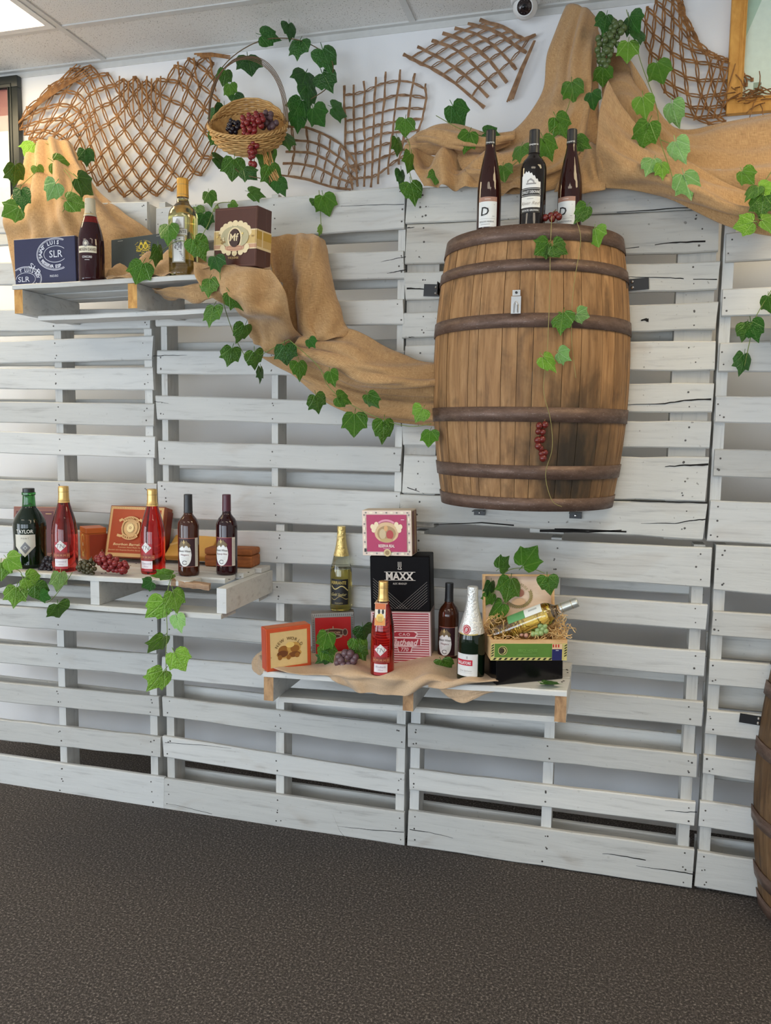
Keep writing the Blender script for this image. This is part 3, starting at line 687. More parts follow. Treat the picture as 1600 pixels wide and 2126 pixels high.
# --- on the barrel top
ZB = BZ1-.012+EPS
def on_barrel(u, y):
    p = at(u, 455, y); p.z = ZB; return p
def lab_dline(th, f, phi):
    d = Decal(); s = .031
    d.rect(-s, s, .020, .098, (.78, .80, .79), 14); d.rect(-s, s, .098, .112, srgb(170, 128, 110), 14)
    d.rect(-.025, .025, .045, .0456, (.35, .35, .35)); d.line(.0, .074, .022, .088, .0011, BLK)
    d.text('D', -.008, .068, .026, BLK, .012, .12); d.text('RIESLING RESERVE', -.002, .036, .0048, (.22, .22, .22), .01, 0, 0, .046); d.rect(-.006-0.0151, -.006+0.0151, .028-0.00062, .028+0.00062, (.25, .25, .25), 6); d.rect(0-0.0095, 0+0.0095, .105-0.00077, .105+0.00077, (.78, .66, .58), 6); d.rect(.019-0.0036, .019+0.0036, .052-0.00066, .052+0.00066, (.3, .3, .3), 6)
    d.build('label', th, wrap=(f, phi))
    d = Decal(); d.text('Vineyards', 0, .285, .0055, WHT, .01, .2); d.build('lettering', th, wrap=(lambda z: f(z)+.0012, phi))
for u, y, lab, r in ((1014, -.215, 'slim ruby bottle with white D label on the barrel, the left one', -.12), (1181, -.165, 'slim ruby bottle with white D label on the barrel, the right one', -.35)):
    th, f, ph = bottle(lab, on_barrel(u, y), 'hock', .0385, .322, glass('ruby_glass', (.030, .006, .005), 0.0), C_BLACK, .865, rot=r, group='wine bottles on the barrel'); lab_dline(th, f, ph)
th, f, ph = bottle('black topped bottle with winery building label between the two slim ones', on_barrel(1104, -.235), 'bordeaux', .0405, .305, G_DARK, C_BLACK, .775, rot=-.18, group='wine bottles on the barrel')
d = Decal()
d.strip(-.031, .031, lambda s: .125, lambda s: .155+.018*math.cos((s+.012)*60)+.003*math.sin(s*700), (.80, .79, .76), 24); d.rect(-.031, .031, .100, .124, BLK); d.frame(-.031, .031, .102, .122, .001, WHT)
d.rect(-.031, .031, .066, .099, (.80, .78, .72)); d.rect(-.031, .031, .050, .064, BLK)
d.poly([(-.012, .140), (.012, .138), (.010, .146), (.0, .153), (-.010, .147)], (.35, .33, .31)); d.rect(-.014, .016, .135, .1385, (.28, .26, .25))
d.text('CHALET DEBONNE', 0, .112, .0085, WHT, .012, 0, 0, .056); d.rect(0-0.0095, 0+0.0095, .092-0.00077, .092+0.00077, (.4, .38, .35), 6); d.text('River Red', 0, .079, .010, (.40, .35, .30), 0, .35); d.text('ESTATE GROWN', 0, .057, .0052, WHT, .01, 0, 0, .05)
d.build('label', th, wrap=(f, ph)); d = Decal(); d.text('Vineyards', 0, .262, .006, WHT, .01, .2); d.build('lettering', th, wrap=(lambda z: f(z)+.0012, ph))
# --- upper left shelf
th, f, ph = bottle('dark concord wine bottle with cream band label beside the navy box', up(190, -.295, 'UL'), 'slope', .0455, .287, G_CONC, C_CREAM, .79, rot=-.32, neckm=G_CONCN, neckz=.70)
d = Decal(); d.rect(-.035, .033, .095, .118, (.80, .74, .56), 14); d.strip(-.020, .022, lambda s: .118, lambda s: .118+.012*math.cos(s*70), (.045, .03, .035)); d.ell(-.004, .127, .011, .012, (.30, .27, .24)); d.diamond(-.004, .127, .006, .007, CRM)
d.text('MOGEN DAVID', 0, .106, .010, (.16, .12, .10), .015, 0, 0, .062); d.text('CONCORD', 0, .080, .0075, WHT, .012, 0, 0, .034); d.rect(0-0.0084, 0+0.0084, .070-0.00077, .070+0.00077, WHT, 6); d.build('label', th, wrap=(f, ph))
d = Decal(); d.line(-.012, .27, .010, .235, .0018, (.06, .05, .04)); d.rect(-.018, .018, .232, .236, (.55, .42, .2)); d.build('cap_print', th, wrap=(lambda z: f(z)+.0012, ph))
th, f, ph = bottle('tall pale white wine bottle with orange cap on the upper left shelf', up(381, -.285, 'UL'), 'bordeaux', .050, .330, G_CLEAR, C_ORANGE, .815, liquid=G_WHITE, fill=.795, rot=-.25, screw=True, cap_name='screw_cap')
d = Decal(); g = (.33, .30, .26)
d.rect(-.026, .018, .155, .195, (.36, .33, .28)); d.rect(-.024, .014, .157, .193, WHT); d.rect(-.034, .026, .133, .155, (.40, .36, .30)); d.rect(-.032, .025, .135, .153, (.80, .79, .74)); d.rect(-.028, .018, .042, .132, (.38, .35, .28)); d.rect(-.022, .013, .046, .128, WHT)
for k in range(26): a, b = random.uniform(-.019, .010), random.uniform(.085, .122); d.ell(a, b, .003, .0022, (.30, .28, .30), 6)
for k in range(10): d.ell(random.uniform(.0, .012), random.uniform(.05, .085), .0016, .0016, (.32, .30, .34), 6)
d.text('A', -.005, .175, .022, (.42, .40, .40), .03); d.text('FERRANTE', -.004, .144, .0105, (.10, .09, .08), .012, 0, 0, .052); d.build('label', th, wrap=(f, ph))
# --- left shelf
SB = lambda u, v: onshelf(u, v, 'L', EPS)
th, f, ph = bottle('big dark green port bottle with black cap and shield label', SB(64, 1176), 'port', .060, .298, G_GREEN, C_BLACK, .957, rot=-.30, cap_name='screw_cap', neckm=G_GREENT, neckz=.765)
d = Decal(); d.strip(-.040, .036, lambda s: .045+1.05*abs(s+.002), lambda s: .130, (.66, .62, .52), 24); d.diamond(0, .080, .019, .023, (.20, .20, .21)); d.diamond(0, .080, .009, .009, (.50, .50, .50)); d.diamond(0, .080, .004, .004, (.2, .2, .2))
d.text('TAYLOR', -.001, .142, .0135, (.78, .76, .70), .02, 0, 0, .062); d.text('PORT', 0, .116, .0055, (.2, .17, .14), .0, 0, 0, .028, 1.5); d.build('label', th, wrap=(f, ph))
def lab_rose(th, f, ph, name, dz=0, s=1.0):
    d = Decal(); d.rect(-.026, .022, .012, .112, (.40, .020, .028), 14); d.diamond(-.002, .098, .021, .020, (.80, .77, .74)); d.diamond(-.002, .098, .0165, .0155, (.55, .50, .48)); d.diamond(-.002, .098, .0155, .0145, (.80, .77, .74))
    d.rect(-.030, .030, .054, .072, srgb(160, 70, 52)); d.rect(-.016, .018, .052, .074, srgb(138, 44, 34)); d.rect(-.024, .022, .022, .050, (.78, .72, .74)); d.text('TN', -.002, .098, .016, (.30, .26, .26), 0, .2); d.text(name, -.001, .041, .007, (.32, .22, .30), 0, .2); d.text('Wine', -.001, .030, .0055, (.5, .3, .35), 0, .2)
    for k in range(5): d.text('M', -.024+.012*k, .063, .008, srgb(205, 150, 96))
    d.build('label', th, wrap=(f, ph))
th, f, ph = bottle('rose wine bottle with gold cap next to the port bottle', SB(136, 1184), 'slope', .046, .312, G_ROSE, C_GOLD, .815, rot=-.30, screw=True, cap_name='screw_cap', group='bottles on the left shelf'); lab_rose(th, f, ph, 'Concord')
th, f, ph = bottle('bright red wine bottle with gold cap standing before the orange bourbon box', SB(318, 1189), 'slope', .044, .306, G_RED, C_GOLD, .805, rot=-.55, screw=True, cap_name='screw_cap', group='bottles on the left shelf'); lab_rose(th, f, ph, 'Concord')
def lab_bis(th, f, ph, kind, bg, H=.29):
    d = Decal(); d.rect(-.036, .026, .034, .138, srgb(190, 120, 100), 14); d.rect(-.036, .026, .0355, .1365, bg, 14); d.rect(.027, .041, .034, .138, (.66, .62, .54), 8)
    for k in range(16): d.rect(.029, .039, .042+.0057*k, .0432+.0057*k, (.36, .33, .30), 4)
    d.ell(-.010, .078, .023, .042, WHT)
    for a, b, r in ((-.020, .118, .010), (-.004, .120, .009), (-.012, .112, .008), (.004, .112, .008), (-.026, .110, .007)): d.diamond(a, b, r*.8, r*1.2, srgb(120, 100, 66))
    d.diamond(-.012, .124, .004, .009, srgb(205, 180, 120)); d.ring(-.010, .050, .0085, .0075, .0022, (.12, .10, .10), 20, 340); d.text('Bisetti Wines', -.010, .092, .0075, (.12, .10, .10), .012, .2, 0, .040); d.text(kind, -.010, .079, .0068, (.25, .12, .14), .004, .25, 0, .027 if kind == 'Niagara' else .038)
    for k in range(3): d.rect(-.024, .004, .068-.0045*k, .0687-.0045*k, (.45, .42, .40), 3)
    d.build('label', th, wrap=(f, ph))
th, f, ph = bottle('black capped amber wine bottle with oval white label on the left shelf', SB(392, 1193), 'bordeaux', .0375, .290, G_AMBER, C_BLACK, .78, rot=-.10); lab_bis(th, f, ph, 'Niagara', (.035, .008, .012))
th, f, ph = bottle('burgundy capped wine bottle with oval white label at the right of the left shelf', SB(471, 1191), 'bordeaux', .0385, .288, G_PURP, C_WINE, .80, rot=-.22); lab_bis(th, f, ph, 'Burgundy Wine', (.11, .008, .028))
# --- centre shelf bottles
SCN = lambda u, v: onshelf(u, v, 'C', .004)
# ------------------------------------------------------------------ boxes
def bevel_box(name, x0, x1, y0, y1, z0, z1, mat, parent, bev=.0015, seg=1):
    m = MB(); m.box(x0, x1, y0, y1, z0, z1); me = m.mesh(name, mat)
    bm = bmesh.new(); bm.from_mesh(me); bmesh.ops.bevel(bm, geom=list(bm.edges), offset=bev, segments=seg, affect='EDGES', profile=.6); bm.to_mesh(me); bm.free()
    if seg > 1: smooth_by_angle(me, 35)
    return link(name, me, parent)
def box_frame(BL, BR, lean=0.0, lift=0.0):
    X = (BR-BL).normalized(); Y = Vector((0, 0, 1)).cross(X).normalized(); Z = X.cross(Y)
    M = Matrix(((X.x, Y.x, Z.x, BL.x), (X.y, Y.y, Z.y, BL.y), (X.z, Y.z, Z.z, BL.z+lift), (0, 0, 0, 1)))
    return M @ RXm(-lean), (BR-BL).length
def cigar_box(label, BL, BR, h, d, col, lean=0.0, lid='front', lidt=.018, rough=.45, mat=None, group='cigar boxes on display', bev=.0018, seg=1, w=None):
    M, w0 = box_frame(BL, BR, lean, d*math.sin(lean)); w = w or w0
    while d > .03 and max((M @ Vector((x, d, z))).y for x in (0, w) for z in (0, h)) > -.004: d -= .004
    th = thing('cigar_box', label, 'box', M, group); mt = mat or plain(col, rough)
    if lid == 'front':
        bevel_box('lid', 0, w, 0, lidt, 0, h, mt, th, bev, seg); bevel_box('body', 0, w, lidt+.0008, d, 0, h, mt, th, bev, seg)
    elif lid == 'top':
        bevel_box('lid', 0, w, 0, d, h-lidt, h, mt, th, bev, seg); bevel_box('body', 0, w, 0, d, 0, h-lidt-.0008, mt, th, bev, seg)
    else: bevel_box('body', 0, w, 0, d, 0, h, mt, th, bev, seg)
    return th, w
SIDE = lambda w: T(w, 0, 0) @ RZ(math.pi/2)
TOP = lambda h: T(0, 0, h) @ RXm(-math.pi/2)
LEFT = lambda d: T(0, d, 0) @ RZ(-math.pi/2)
FRONT = Matrix()
# upper left shelf
NAVY = srgb(44, 46, 78); th, w = cigar_box('navy blue box with white oval crests on the upper left shelf', up(31, -.268, 'UL'), up(158, -.268, 'UL'), .176, .11, NAVY, rough=.35)
d = Decal(); S = (.72, .73, .80); h = .176
def crest(d, cx, cz, k, a0, a1, b0, b1, lo):
    d.ring(cx, cz, .070*k, .051*k, .002, S, a0, a1); d.ring(cx, cz, .066*k, .047*k, .0012, S, a0, a1); d.ring(cx, cz, .043*k, .026*k, .0016, S, b0, b1)
w2 = w
for rx, ry, ww in ((.081, .058, .0022), (.0765, .0535, .0013)): d.ring(.180, .114, rx, ry, ww, S, 62, 298)
d.ring(.180, .114, .050, .030, .0018, S, 38, 322)
d.text('SLR', .183, .115, .025, S, .004, 0, 0, .056); d.arc('SAINT LUIS', .180, .114, .064, .042, 198, 72, .0135, S, .03, True); d.arc('RESERVA ESP', .180, .114, .064, .044, 208, 292, .0115, S, .03, False)
d.ring(.048, .030, .070, .046, .002, S, -30, 132); d.ring(.048, .030, .066, .042, .0012, S, -30, 130); d.ring(.048, .030, .043, .024, .0016, S, -80, 180)
d.text('SLR', .040, .030, .019, S, .0, 0, 0, .050); d.arc('T LUIS REY', .048, .030, .055, .033, 118, 4, .0115, S, .03, True); d.text('SLR', .092, .064, .020, S, 0, 0, -math.radians(38), .058); d.text('MADURO', .172, .036, .0085, S, .004, 0, 0, .036); d.text('IAL', .094, .010, .008, S, .03, 0, math.radians(48))
d.build('crest_print', th, FRONT)
p0, p1 = at(231, 566, -.20), at(352, 551, -.20); th, w = cigar_box('slate grey flat box with yellow crest propped on burlap', p0, p1, .118, .035, srgb(58, 66, 66), lean=.12, lid='front', lidt=.014, rough=.6)
Y = srgb(226, 200, 60); d = Decal(); cx = w*.56
d.ell(cx-.009, .078, .010, .011, Y); d.ell(cx+.009, .078, .010, .011, Y); d.ell(cx-.009, .078, .006, .008, srgb(80, 78, 50)); d.ell(cx+.009, .078, .006, .008, srgb(80, 78, 50))
for k in (-1, 1):
    for j in range(3): d.line(cx+k*.018, .072+.004*j, cx+k*.030, .066+.007*j, .0018, Y)
    d.ell(cx+k*.009, .089, .006, .005, Y, 8)
for j in range(4): d.line(cx+.005+.003*j, .071, cx+.005+.003*j, .085, .0008, Y)
d.text('PARTAGAS', cx, .062, .0075, Y, .02, 0, 0, .052); d.text('1845', cx, .053, .005, Y, .01); d.rect(cx-0.0151, cx+0.0151, .046-0.00092, .046+0.00092, Y, 6); d.arc('FLOR DE TABACOS', cx, .078, .034, .020, 160, 20, .0042, Y, 0, True); d.rect(w*.17-0.0106, w*.17+0.0106, .108-0.00070, .108+0.00070, (.5, .5, .45), 6); d.rect(w*.86-0.0173, w*.86+0.0173, .108-0.00070, .108+0.00070, (.5, .5, .45), 6)
d.build('crest_print', th, FRONT)
p0 = up(443, -.30, 'UL', .024); p1 = up(531, -.335, 'UL', .014); BRN = srgb(82, 44, 32)
th, w = cigar_box('glossy dark brown box with ornate gold band on the upper shelf burlap', p0, p1, .196, .082, BRN, lid='front', lidt=.05, rough=.28)
d = Decal(); h = .196; G1 = srgb(212, 178, 112); G2 = srgb(236, 214, 168); PK = srgb(206, 158, 124)
d.rect(0, w, .058, .122, G2); d.rect(0, w, .076, .118, G1); d.rect(0, w, .062, .074, PK)
for k in range(9): a = math.pi*k/8; d.ell(w*.5+.056*math.cos(a), .112+.030*math.sin(a), .012, .011, G2, 12)
for k in range(7): a = -math.pi*k/6; d.ell(w*.5+.050*math.cos(a), .064+.018*math.sin(a), .011, .010, G2, 12)
d.ell(w*.5, .098, .058, .036, srgb(190, 178, 138)); d.ell(w*.5, .094, .030, .036, G2); d.ell(w*.5, .094, .024, .031, srgb(62, 34, 26)); d.ell(w*.5, .062, .040, .010, PK); d.frame(w*.5-.030, w*.5+.030, .057, .067, .0016, srgb(170, 110, 86))
for k in range(16): d.ell(random.uniform(.006, w-.006), random.uniform(.08, .116), .004, .003, random.choice((srgb(238, 206, 120), srgb(160, 128, 76), G2)), 8)
d.ell(w*.5, .094, .022, .029, srgb(62, 34, 26)); d.text('Mf', w*.5, .097, .024, G2, .012, .1); d.text('of', w*.5, .042, .006, G1); d.text('THE JUDGE', w*.5-.002, .030, .0065, G1, .012, 0, 0, .044)
d.build('band_label', th, FRONT)
d = Decal(); d.rect(0, .082, .058, .122, G2); d.rect(0, .082, .066, .118, G1); d.rect(0, .082, .090, .116, srgb(196, 158, 62)); d.rect(.028, .034, .066, .118, G2); d.build('band_side', th, SIDE(w))
d = Decal(); d.frame(.004, w-.004, .006, h-.006, .0012, srgb(122, 80, 62)); d.build('edge_line', th, FRONT)
# left shelf boxes
SL = lambda u, v: onshelf(u, v, 'L', EPS)
DRED = srgb(96, 36, 26)
th, w = cigar_box('dark red upright box behind the port bottle', SL(27, 1158), SL(116, 1160), .200, .10, srgb(128, 66, 40), lean=.10, rough=.35)
d = Decal(); d.rect(.008, w-.008, .010, .186, srgb(150, 92, 62)); d.rect(.011, w-.011, .013, .183, srgb(92, 22, 18))
d.ring(w*.40, .11, .035, .035, .005, GLD, 60, 300); d.rect(w*.82-0.0126, w*.82+0.0126, .172-0.00132, .172+0.00132, GLD, 6); d.build('face_label', th, FRONT)
d = Decal()
for x in (.035, .115): d.rect(x-.012, x+.012, .006, .016, 'gold')
d.build('hinge', th, TOP(.200))
p0 = SL(151, 1150); p1 = SL(180, 1166); OR = srgb(196, 98, 32); e = (p1-p0).normalized()
th, w = cigar_box('small orange wooden box turned cornerwise on the left shelf', p1-e*.105, p1, .132, .095, srgb(186, 96, 38), lid='top', lidt=.022, rough=.35)
d = Decal(); d.ring(.05, .066, .030, .040, .006, srgb(222, 176, 100), 30, 330); d.rect(.030, .072, .014, .026, srgb(206, 160, 90)); d.ell(.052, .064, .006, .008, srgb(225, 205, 160)); d.build('crest_print', th, FRONT)
d = Decal(); d.rect(.012, .083, .012, .106, srgb(148, 52, 22)); d.frame(.008, .087, .008, .110, .0015, srgb(160, 82, 36)); d.build('side_panel', th, SIDE(w))
th, w = cigar_box('orange bourbon barrel box with gold cogwheel crest leaning on the left shelf', SL(216, 1166), SL(330, 1172), .208, .072, srgb(140, 66, 28), lean=.28, rough=.35)
d = Decal(); OB = srgb(178, 72, 22); TN = srgb(222, 182, 122); h = .208
d.rect(.004, w-.004, .004, h-.004, TN); d.rect(.014, w-.014, .018, h-.014, OB)
for k in range(30): d.rect(.008+(w-.018)*k/29, .0105+(w-.018)*k/29, h-.0105, h-.0080, srgb(120, 70, 30), 1)
for k in range(30): d.rect(.0068, .0095, .012+(h-.026)*k/29, .0145+(h-.026)*k/29, srgb(120, 70, 30), 1)
cx, cz = w*.44, .118; d.ell(cx, cz, .042, .044, TN); d.ring(cx, cz, .036, .038, .006, srgb(150, 112, 60)); d.ell(cx, cz, .020, .021, srgb(170, 120, 62))
for k in range(22): a = 6.283*k/22; d.line(cx+.016*math.cos(a), cz+.017*math.sin(a), cx+.021*math.cos(a), cz+.022*math.sin(a), .0022, srgb(245, 225, 170))
d.ell(cx, cz, .016, .017, srgb(245, 222, 160)); d.ell(cx, cz, .005, .005, srgb(150, 90, 40)); d.ell(cx, cz, .003, .003, srgb(245, 225, 170), 8)
d.ring(cx, cz-.020, .062, .066, .016, TN, 52, 128, 16); d.ring(cx, cz+.018, .062, .066, .016, TN, 232, 308, 16); d.line(cx-.052, cz+.026, cx-.038, cz+.034, .010, TN); d.line(cx+.052, cz+.026, cx+.038, cz+.034, .010, TN); d.line(cx-.055, cz-.030, cx-.036, cz-.034, .010, TN)
d.arc('PERDOMO', cx, cz-.020, .054, .058, 124, 56, .0085, srgb(140, 80, 30), .01); d.arc('HABANO', cx, cz+.018, .054, .058, 238, 302, .0085, srgb(140, 80, 30), .01, False)
d.text('Bourbon Barrel-Aged', w*.50, .052, .0095, srgb(240, 214, 160), .012, .2, 0, w*.66); d.text('Premium Hand Made Cigars', w*.50, .040, .0052, srgb(235, 205, 150), 0, 0, 0, w*.46); d.text('Blended with Exquisite Bourbon Barrel Aged Tobacco', w*.50, .029, .005, srgb(235, 205, 150), 0, 0, 0, w*.80); d.rect(w*.86-0.0072, w*.86+0.0072, h-.03-0.00132, h-.03+0.00132, srgb(235, 205, 150), 6); d.build('face_label', th, FRONT)
d = Decal(); d.rect(.022, .062, .014, h-.014, srgb(112, 36, 16)); d.build('side_panel', th, SIDE(w))
th, w = cigar_box('yellow wooden box tipped far back on the left shelf', SL(341, 1171), SL(432, 1175), .120, .042, srgb(206, 150, 62), lean=.95, rough=.4)
d = Decal(); d.rect(.003, w-.003, .003, .117, srgb(216, 166, 82)); d.line(.0, .060, w*.5, .108, .012, srgb(232, 196, 130)); d.build('face_label', th, FRONT)
th, w = cigar_box('rounded brown wooden box at the end of the left shelf', SL(424, 1176), SL(523, 1180), .072, .115, (0, 0, 0), lid='top', lidt=.026, mat=raw_wood('reddish_box_wood', srgb(128, 70, 30), srgb(178, 106, 52), (3, 12, 12)), bev=.010, seg=4)
# centre shelf boxes
SX = lambda u, v, dz=EPS: onshelf(u, v, 'C', dz)
ORG = srgb(206, 84, 42)
p0, p1 = SX(554, 1396), SX(646, 1382)
th, w = cigar_box('orange edged upright box with tan wagon picture at the left of the centre shelf', p0, p1, .152, .055, ORG, rough=.4)
h = .152; d = Decal(); d.rect(.0035, w-.0035, .004, h-.004, ORG); d.rect(.014, w-.014, .012, h-.014, srgb(214, 182, 122)); d.rect(.016, w-.016, .014, h-.016, srgb(222, 192, 134))
B1c, B2c = srgb(150, 98, 40), srgb(196, 152, 78); cx = w*.5
d.ell(cx, .056, .047, .016, B2c); d.ell(cx-.020, .070, .020, .017, B1c); d.ell(cx+.018, .076, .026, .020, B2c); d.ell(cx+.022, .072, .017, .013, B1c); d.ell(cx-.024, .058, .020, .012, srgb(110, 62, 28)); d.ell(cx+.020, .052, .022, .010, srgb(122, 74, 34)); d.ell(cx-.034, .046, .008, .009, B1c); d.ell(cx-.002, .044, .008, .009, B1c); d.ell(cx+.030, .048, .009, .009, B1c); d.ell(cx+.004, .088, .016, .010, srgb(232, 200, 120))
d.arc('NEW WORLD', cx, .062, .052, .050, 158, 22, .0110, srgb(112, 86, 48), .01); d.rect(w*.10-0.0024, w*.10+0.0024, .05-0.00088, .05+0.00088, B1c, 6); d.build('face_label', th, FRONT)
d = Decal(); d.rect(.004, .051, .006, h-.006, srgb(196, 74, 38)); d.build('side_panel', th, LEFT(.055))
d = Decal(); d.rect(.004, w-.004, .004, .050, srgb(204, 112, 66)); d.build('top_panel', th, TOP(h))
p0, p1 = SX(648, 1362), SX(737, 1358)
th, w = cigar_box('red box with silver patterned border under the gold topped bottle', p0, p1, .162, .12, srgb(120, 112, 104), rough=.4); AM_TOP = th.matrix_world @ Vector((w/2, .05, .162)); AM = (th, w)
h = .162; d = Decal(); d.rect(.002, w-.002, .002, h-.002, srgb(168, 166, 160))
for k in range(22):
    d.rect(.004+(w-.010)*k/21, .0062+(w-.010)*k/21, h-.012, h-.004, srgb(92, 90, 88), 1)
    for x in (.004, w-.011): d.rect(x, x+.007, .006+(h-.02)*k/21, .0085+(h-.02)*k/21, srgb(92, 90, 88), 1)
d.rect(.014, w-.014, .008, h-.016, srgb(182, 18, 16)); cx = w*.5
SV = srgb(170, 150, 128); DK = srgb(78, 44, 34)
d.ell(cx, .088, .050, .016, SV); d.ell(cx, .088, .044, .012, DK); d.ell(cx, .074, .034, .010, SV); d.ell(cx, .074, .026, .006, DK); d.ell(cx-.044, .088, .010, .014, DK); d.ell(cx+.044, .088, .010, .014, DK); d.ring(cx-.044, .088, .010, .014, .0025, SV); d.ring(cx+.044, .088, .010, .014, .0025, SV); d.line(cx, .10, cx, .112, .004, SV); d.rect(cx-.028, cx+.028, .083, .094, srgb(96, 48, 36))
d.text('AMERICAN', cx, .0885, .0075, srgb(214, 190, 150), .012, 0, 0, .050); d.build('face_label', th, FRONT)
p0, p1 = SX(771, 1381), SX(896, 1384)
th, w = cigar_box('red and white striped box under the black box on the centre shelf', p0, p1, .196, .13, srgb(150, 128, 122), rough=.45); CAO = th.matrix_world.copy(); CW_, CH_ = w, .196
d = Decal(); h = .196; PINK = srgb(226, 196, 196); CR = srgb(166, 36, 52); d.rect(.003, w-.003, .003, h-.003, PINK); d.rect(.008, w-.008, .010, h-.006, CR)
for k in range(21): d.rect(.009, w-.009, .014+(h-.024)*k/20.5, .0182+(h-.024)*k/20.5, PINK)
cx = w*.56; d.poly([(cx-.046, .118), (cx-.030, .128), (cx+.036, .128), (cx+.050, .118), (cx+.040, .104), (cx+.062, .102), (cx+.058, .074), (cx+.028, .070), (cx+.024, .048), (cx-.022, .048), (cx-.026, .070), (cx-.062, .070), (cx-.060, .102), (cx-.040, .104)], PINK)
d.poly([(cx-.042, .117), (cx-.028, .124), (cx+.034, .124), (cx+.044, .117), (cx+.036, .106), (cx-.036, .106)], CR); d.rect(cx-.056, cx+.056, .076, .100, CR); d.poly([(cx-.024, .070), (cx+.026, .070), (cx+.020, .052), (cx-.019, .052)], CR)
d.text('CAO', cx, .115, .010, PINK, .02, 0, 0, .040, 1.3); d.text('Flathead', cx, .087, .020, PINK, .03, .35, 0, .100); d.text('770', cx, .061, .013, PINK, .02, .2); d.build('face_label', th, FRONT)
q0 = CAO @ Vector((.002, .005, .1965)); q1 = CAO @ Vector((CW_-.001, .000, .1965))
th, w = cigar_box('black box with silver lines stacked on the striped box', q0, q1, .196, .11, (0, 0, 0), bev=.003, mat=NT('black_lacquer').set((.0045, .0035, .004), .45, **{'Specular IOR Level': .08})); MX = th.matrix_world.copy(); MW = w
d = Decal(); h = .196; SVR = srgb(206, 196, 186); SVD = srgb(150, 142, 136)
for k in range(8):
    a = .0095*k; d.line(.010, .116-a, .010+(.108-a)*1.12, .008, .0008, SVD); d.line(w-.010, .106-a, w-.010-(.098-a)*1.15, .008, .0008, SVD)
d.rect(w*.24, w*.76, .139, .1408, SVR); d.rect(w*.24, w*.76, .110, .1118, SVR)
for k in (-1, 0, 1): d.line(w*.5+k*.005, .158, w*.5+k*.005, .176, .0020, SVR)
d.line(w*.5-.007, .150, w*.5-.002, .158, .002, SVR); d.line(w*.5+.007, .150, w*.5+.002, .158, .002, SVR); d.rect(w*.5-.006, w*.5+.006, .149, .151, SVR)
d.text('MAXX', w*.5, .1255, .026, SVR, .035, 0, 0, .098); d.text('ALEC BRADLEY', w*.5, .099, .0062, SVR, .012, 0, 0, .050, 1.2); d.build('face_print', th, FRONT)
q0 = MX @ Vector((-.026, .006, .1968)); q1 = MX @ Vector((MW*.78-.010, -.006, .1968))
th, w = cigar_box('pink and cream bordered box on top of the black box', q0, q1, .160, .085, srgb(226, 206, 178), rough=.5, w=.178)
d = Decal(); h = .160; d.rect(.001, w-.001, .001, h-.001, srgb(236, 214, 196))
for k in range(9):
    for z in (.008, h-.008): d.ell(.014+(w-.028)*k/8, z, .0065 if k % 2 else .0035, .0030, srgb(250, 238, 210) if k % 2 else srgb(150, 140, 132), 8)
    for x in (.009, w-.009): d.ell(x, .016+(h-.032)*k/8, .0032, .0065 if k % 2 else .0035, srgb(250, 238, 210) if k % 2 else srgb(150, 140, 132), 8)
d.rect(.017, w-.017, .015, h-.015, srgb(182, 44, 92)); cx = w*.5; cz = h*.52
d.ell(cx, cz, .044, .036, srgb(222, 186, 140)); d.ell(cx, cz-.004, .034, .027, srgb(176, 142, 96)); d.ell(cx+.012, cz-.008, .013, .016, srgb(182, 62, 56)); d.ell(cx-.014, cz-.006, .012, .018, srgb(206, 184, 142)); d.ell(cx-.002, cz+.014, .007, .010, srgb(224, 170, 110)); d.ell(cx, cz-.028, .024, .007, srgb(196, 166, 110))
for k in (-1, 1):
    for (x, z) in ((.036, .028), (.042, .018), (.046, .008), (.050, .020)): d.ell(cx+k*x, cz+z, .008, .009, srgb(244, 222, 184), 10)
d.ring(cx, cz-.01, .052, .056, .007, srgb(228, 150, 170), 55, 125, 14); d.ell(cx+.002, .012, .013, .013, srgb(214, 190, 140)); d.ell(cx+.002, .012, .008, .008, srgb(160, 130, 84)); d.rect(.008, .016, .014, .026, BLK)
d.text('RESERVA REAL', cx, .036, .010, srgb(250, 232, 222), .022, 0, 0, .058); d.rect(w*.83-0.0060, w*.83+0.0060, h-.032-0.00110, h-.032+0.00110, srgb(240, 200, 210), 6); d.rect(cx-0.0126, cx+0.0126, .0265-0.00062, .0265+0.00062, srgb(240, 200, 210), 6); d.build('face_label', th, FRONT)
d = Decal(); d.rect(.004, .081, .004, h-.004, srgb(150, 106, 70)); d.rect(.014, .034, .006, h-.006, srgb(120, 36, 30)); d.rect(.050, .060, .006, h-.006, srgb(206, 176, 120)); d.rect(.068, .074, .006, h-.006, srgb(120, 36, 30)); d.build('side_panel', th, SIDE(w))
# black box and open box with bottle
p0, p1 = SX(1030, 1423), SX(1168, 1409)
th, w = cigar_box('plain glossy black box under the open wooden box', p0, p1, .082, .13, srgb(10, 9, 12), rough=.18, lid='none'); BKB = th.matrix_world.copy()
z = p0.z+.083; q0 = atz(1018, 1371, z); q1 = atz(1176, 1371, z); q1.z = q0.z = z
M, w = box_frame(q0, q1); WOODL = raw_wood('pale_cedar', srgb(206, 160, 106), srgb(230, 190, 140), (2, 10, 10)); WOODP = raw_wood('pale_lid_lining', srgb(226, 196, 170), srgb(240, 216, 194), (2, 2, 10))
OB_ = thing('open_cigar_box', 'open wooden box with green front and raised pale lid holding straw', 'box', M); d_ = .16; h = .068; tt = .008
m = MB(); m.box(0, w, 0, tt, 0, h); m.box(0, w, d_-tt, d_, 0, h); m.box(0, tt, tt, d_-tt, 0, h); m.box(w-tt, w, tt, d_-tt, 0, h); m.box(tt, w-tt, tt, d_-tt, 0, tt); m.build('tray', WOODL, OB_)
d = Decal(); GRN = srgb(92, 132, 50); KH = srgb(214, 200, 126)
